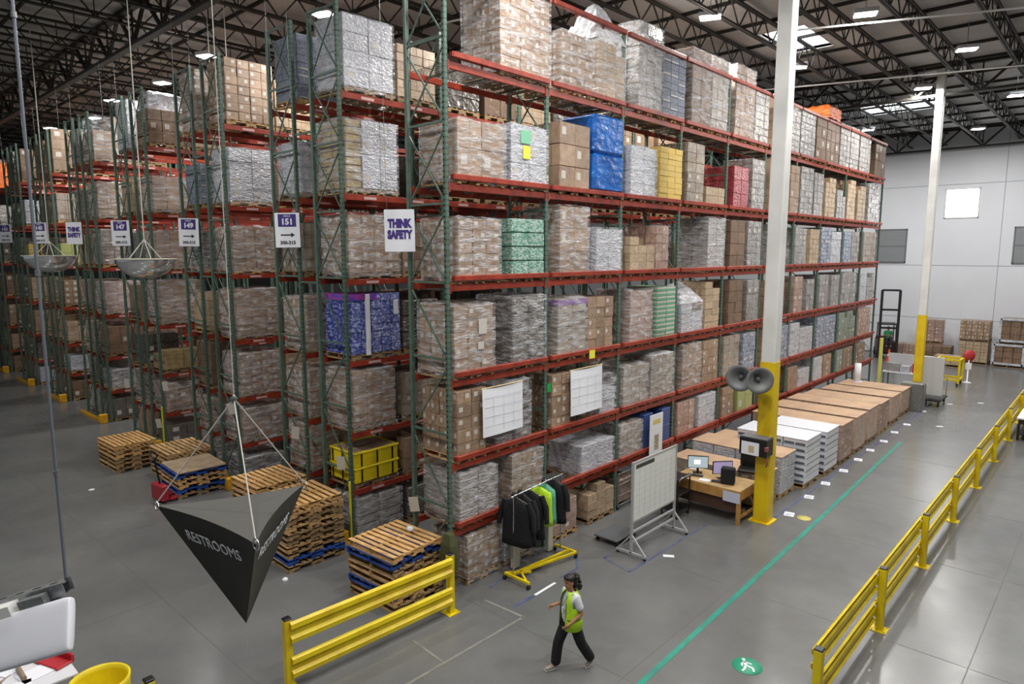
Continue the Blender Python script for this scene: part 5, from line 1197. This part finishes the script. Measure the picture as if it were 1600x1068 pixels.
def person(name, label, loc, rz, pose, cl, face_detail=True, hairstyle='curls'):
    o = thing(name, label, 'person', loc, rz); J = pose
    s = Sk()
    pv = s.a(J['pelvis'], (.10, .085)); sp_ = s.a(J['waist'], (.095, .08), pv); chs = s.a(J['chest'], (.115, .09), sp_); nk0 = s.a(J['neck0'], (.055, .05), chs); nk1 = s.a(J['neck1'], (.046, .046), nk0)
    hd = s.a(Vector(J['neck1']) + Vector((0, -.005, .05)), (.045, .05), nk1)
    hands = []
    for sd_ in 'LR':
        hp_ = s.a(J['hip' + sd_], .082, pv); kn = s.a(J['knee' + sd_], .055, hp_); cf = s.a(Vector(J['knee' + sd_]).lerp(Vector(J['ank' + sd_]), .35) + Vector((0, .01, 0)), .052, kn); an = s.a(J['ank' + sd_], .034, cf)
        bl = s.a(J['ball' + sd_], (.034, .026), an); s.a(J['toe' + sd_], (.028, .018), bl)
        sh = s.a(J['sh' + sd_], .05, chs); el = s.a(J['el' + sd_], .036, sh); fa = s.a(Vector(J['el' + sd_]).lerp(Vector(J['wr' + sd_]), .35), .035, el); wr = s.a(J['wr' + sd_], .023, fa)
        d = (Vector(J['wr' + sd_]) - Vector(J['el' + sd_])).normalized(); side = d.cross(Vector((1, 0, 0))).normalized()
        plm = Vector(J['wr' + sd_]) + d * .045; pm_i = s.a(plm, (.03, .017), wr); pk = s.a(plm + d * .035, (.034, .014), pm_i)
        hands.append((plm, d, side, sd_))
    body = figure(s.n, s.e, s.r, [skin], 'body', o)
    bm = bmesh.new(); bm.from_mesh(body)
    # fingers: five short chains rooted in each palm
    for plm, d, side, sd_ in hands:
        nrm = d.cross(side).normalized()
        if (sd_ == 'L' and nrm.x > 0) or (sd_ == 'R' and nrm.x < 0): pass
        curl = Vector((1 if sd_ == 'R' else -1, 0, 0))
        for fi, (off_, ln) in enumerate(((-.026, .068), (-.009, .078), (.009, .074), (.025, .058))):
            f_ = Sk(); b0 = plm + d * .03 + side * off_; i0 = f_.a(b0, .0085); p1 = b0 + d * ln * .5 + curl * .006; i1 = f_.a(p1, .008, i0); p2 = p1 + d * ln * .28 + curl * .016; i2 = f_.a(p2, .0072, i1); f_.a(p2 + d * ln * .16 + curl * .018, .006, i2)
            fmh = figure(f_.n, f_.e, f_.r, [skin], 'f', o, 1); bm.from_mesh(fmh)
        f_ = Sk(); b0 = plm - d * .005 + side * -.02; i0 = f_.a(b0, .011); i1 = f_.a(b0 + side * -.025 + d * .02 + curl * .008, .0095, i0); f_.a(b0 + side * -.034 + d * .05 + curl * .016, .0075, i1)
        bm.from_mesh(figure(f_.n, f_.e, f_.r, [skin], 'f', o, 1))
    hm = head_mb(); Mh = Matrix.Translation(Vector(J['head'])) @ Matrix.Rotation(J.get('yaw', 0), 4, 'Z') @ Matrix.Rotation(J.get('nod', 0), 4, 'X')
    hm.v = [tuple(Mh @ Vector(p)) for p in hm.v]; hme = hm.mesh('h', skin); bm.from_mesh(hme)
    nmesh = bpy.data.meshes.new('body'); bm.to_mesh(nmesh); bm.free(); nmesh.materials.append(skin); nmesh.polygons.foreach_set('use_smooth', [True] * len(nmesh.polygons)); bd_ = link('body', nmesh, o)
    # face
    def part(mb, nm, m_): mb.v = [tuple(Mh @ Vector(p)) for p in mb.v]; return mb.build(nm, m_, bd_ if nm != 'hair' else o)
    for s_ in (-1, 1):
        part(MB().lathe([(0, -.008), (.007, -.005), (.009, 0), (.007, .005), (0, .008)], 12, M=Matrix.Translation((s_ * .028, -.070, .006))), 'eye', mat('eye_dark', '#201814', .3))
        part(MB().bar((s_ * .016, -.084, .022), (s_ * .042, -.074, .024), .005, .005), 'eyebrow', hairm)
        part(MB().lathe([(0, -.006), (.014, -.005), (.018, 0), (.012, .006), (0, .004)], 12, M=Matrix.Translation((s_ * .078, .008, -.008)) @ Matrix.Rotation(PI / 2, 4, 'Y') @ Matrix.Scale(1.6, 4, (1, 0, 0))), 'ear', skin)
    part(MB().bar((-.02, -.087, -.058), (.02, -.087, -.058), .008, .009), 'mouth', mat('lip', '#8c4a44', .5))
    # hair
    hr = MB(); rings = []; n = 28; rr_ = random.Random(4)
    for (t_, w_, fd, bd) in ((-.05, .078, -.03, .098), (.06, .083, -.045, .104), (.16, .086, .06, .108), (.27, .086, .086, .108), (.37, .077, .083, .099), (.45, .060, .062, .078), (.52, .034, .034, .045), (.545, .008, .008, .01)):
        ring = []
        for k in range(n):
            a = 2 * PI * k / n; cx_ = math.sin(a); cy_ = -math.cos(a); d = fd if cy_ < 0 else bd; j_ = 1 + rr_.uniform(-.03, .04)
            ring.append(Vector((w_ * cx_ * j_, d * cy_ * j_ if fd > 0 or cy_ > 0 else -fd * -cy_ * .0 + .03, t_ * .215)))
        rings.append(ring)
    hr.loft(rings)
    if hairstyle == 'curls':
        for i in range(44):
            a = rr_.uniform(0, 2 * PI); zz = rr_.uniform(-.15, .06); rad = .065 * (1 - abs(zz + .04) * 2.6); c_ = Vector((rad * math.cos(a), .115 + rad * .9 * math.sin(a) - zz * .15, zz))
            r2 = rr_.uniform(.028, .042); hr.lathe([(0, -r2), (r2 * .7, -r2 * .7), (r2, 0), (r2 * .7, r2 * .7), (0, r2)], 8, M=Matrix.Translation(c_))
    part(hr, 'hair', hairm)
    # trousers
    s = Sk(); r0 = s.a(J['pelvis'], (.118, .098)); s.a(Vector(J['pelvis']) + Vector((0, 0, .10)), (.108, .092), r0)
    for sd_ in 'LR':
        h_ = s.a(J['hip' + sd_], .108, r0); k_ = s.a(J['knee' + sd_], .090, h_); m_ = s.a(Vector(J['knee' + sd_]).lerp(Vector(J['ank' + sd_]), .5), .090, k_); s.a(Vector(J['ank' + sd_]) + Vector((0, .01, -.02)), .086, m_)
    link('trousers', figure(s.n, s.e, s.r, [cl['trousers']], 'trousers', o), o)
    # shirt with short sleeves
    s = Sk(); r0 = s.a(Vector(J['pelvis']) + Vector((0, -.01, -.10)), (.180, .175)); w0 = s.a(J['waist'], (.158, .150), r0); c0 = s.a(J['chest'], (.152, .130), w0); s.a(Vector(J['neck0']) + Vector((0, 0, -.01)), (.062, .056), c0)
    for sd_ in 'LR':
        a_ = s.a(J['sh' + sd_], .074, c0); s.a(Vector(J['sh' + sd_]).lerp(Vector(J['el' + sd_]), .85), .068, a_)
    link('shirt', figure(s.n, s.e, s.r, [cl['shirt']], 'shirt', o), o)
    # shoes
    for sd_ in 'LR':
        an, bl, to = Vector(J['ank' + sd_]), Vector(J['ball' + sd_]), Vector(J['toe' + sd_]); f_ = (to - bl).normalized(); heel = an + Vector((0, 0, -.035)) - (bl - an).normalized() * .03
        s = Sk(); i0 = s.a(heel, (.036, .034)); i1 = s.a(an.lerp(bl, .5) + Vector((0, 0, -.01)), (.040, .038), i0); i2 = s.a(bl + Vector((0, 0, .004)), (.044, .030), i1); s.a(to, (.034, .022), i2)
        sh_ = link('shoe', figure(s.n, s.e, s.r, [cl['shoes']], 'shoe', o), o)
        so = MB(); so.bar(heel + Vector((0, 0, -.028)), bl + Vector((0, 0, -.028)), .078, .02); so.bar(bl + Vector((0, 0, -.028)), to + Vector((0, 0, -.016)), .07, .018); so.build('sole', mat('sole_white', '#d0cfca', .6), sh_)
    return o, Mh
# the walking woman (faces -y locally)
PO = dict(pelvis=(0, 0, .86), waist=(0, -.01, 1.02), chest=(0, -.015, 1.20), neck0=(0, -.01, 1.335), neck1=(0, -.02, 1.39), head=(0, -.045, 1.505), yaw=.1, nod=.12,
 hipL=(.085, .01, .83), hipR=(-.085, -.02, .83), kneeR=(-.085, -.19, .46), ankR=(-.08, -.25, .085), ballR=(-.08, -.36, .045), toeR=(-.08, -.43, .035),
 kneeL=(.085, .13, .46), ankL=(.08, .33, .135), ballL=(.08, .27, .045), toeL=(.08, .21, .028),
 shL=(.165, .0, 1.285), elL=(.215, .07, 1.04), wrL=(.19, -.12, .90), shR=(-.165, -.01, 1.285), elR=(-.215, -.0, 1.05), wrR=(-.15, -.24, 1.07))
woman, MH = person('person', 'person walking in a lime safety vest, grey t-shirt and black trousers', (3.24, -.36, 0), math.radians(-24.8), PO,
    dict(trousers=mat('black_trousers', '#101013', .8, bump=.3, bscale=12), shirt=mat('light_grey_shirt', '#cdd0d8', .75, bump=.3, bscale=12), shoes=mat('grey_shoe', '#8e8e90', .6)))
# vest: open-fronted shell with trim
def vest_shell():
    n = 30; a0, a1 = math.radians(30), math.radians(330); tb = [(.74, .212, .182), (.88, .206, .178), (1.02, .190, .166), (1.12, .188, .160), (1.20, .190, .156), (1.27, .178, .14), (1.325, .135, .112), (1.355, .090, .085)]
    vs = []; fs = []
    for r_, (z, w_, d_) in enumerate(tb):
        for k in range(n + 1):
            a = a0 + (a1 - a0) * k / n; vs.append((w_ * math.sin(a), -.012 - d_ * math.cos(a) + .004 * math.sin(k * 1.7 + z * 20), z))
    for r_ in range(len(tb) - 1):
        for k in range(n):
            z = tb[r_][0]; a = a0 + (a1 - a0) * (k + .5) / n; side = abs(abs(math.sin(a))) > .93
            if side and 1.11 < z < 1.26: continue
            i = r_ * (n + 1) + k; fs.append((i, i + 1, i + n + 2, i + n + 1))
    return vs, fs
vs, fs = vest_shell(); mb = MB(); mb.add(vs, fs, 0, True); v = mb.build('safety_vest', lime, woman); sd = v.modifiers.new('t', 'SOLIDIFY'); sd.thickness = .006
gt_ = mat('vest_trim', '#5d6a3c', .6)
m = MB(); pts = [(.198 * math.sin(a), -.012 - .167 * math.cos(a), .93) for a in [math.radians(40 + i * 10) for i in range(25)]]; m.tube(pts, .012, 6); m.build('vest_band', gt_, v)
m = MB()
for s_ in (-1, 1): m.tube([(s_ * .102, -.165, .76), (s_ * .095, -.155, 1.0), (s_ * .095, -.150, 1.18), (s_ * .075, -.115, 1.30)], .008, 6)
m.build('vest_trim', gt_, v)
m = MB(); m.tube([(-.05, -.02, 1.38), (-.06, -.125, 1.27), (-.01, -.16, 1.10), (.06, -.125, 1.27), (.05, -.02, 1.38)], .0045, 6); m.build('lanyard', mat('lanyard_dark', '#34363c', .6), woman)
MB().bbox(-.03, -.166, 1.0, .03, -.160, 1.10, .003).build('badge', paper, woman)
# seated operator on the forklift
PS = dict(pelvis=(0, 0, 1.28), waist=(0, -.01, 1.45), chest=(0, -.02, 1.63), neck0=(0, -.02, 1.78), neck1=(0, -.03, 1.83), head=(0, -.04, 1.95), hipL=(.09, -.03, 1.26), hipR=(-.09, -.03, 1.26), kneeL=(.12, -.42, 1.3), kneeR=(-.12, -.42, 1.3), ankL=(.12, -.48, .92), ankR=(-.12, -.48, .92), ballL=(.12, -.58, .88), ballR=(-.12, -.58, .88), toeL=(.12, -.65, .87), toeR=(-.12, -.65, .87),
 shL=(.18, -.01, 1.73), elL=(.24, -.06, 1.48), wrL=(.12, -.28, 1.5), shR=(-.18, -.01, 1.73), elR=(-.24, -.06, 1.48), wrR=(-.12, -.28, 1.5))
drv, _ = person('person', 'person in a green shirt seated at the distant forklift', (-1.80, 39.33, -.05), math.radians(20), PS,
    dict(trousers=mat('dark_trousers', '#26282e', .8), shirt=mat('green_shirt', '#2f9a66', .7), shoes=mat('dark_shoe', '#222222', .6)), hairstyle='short')
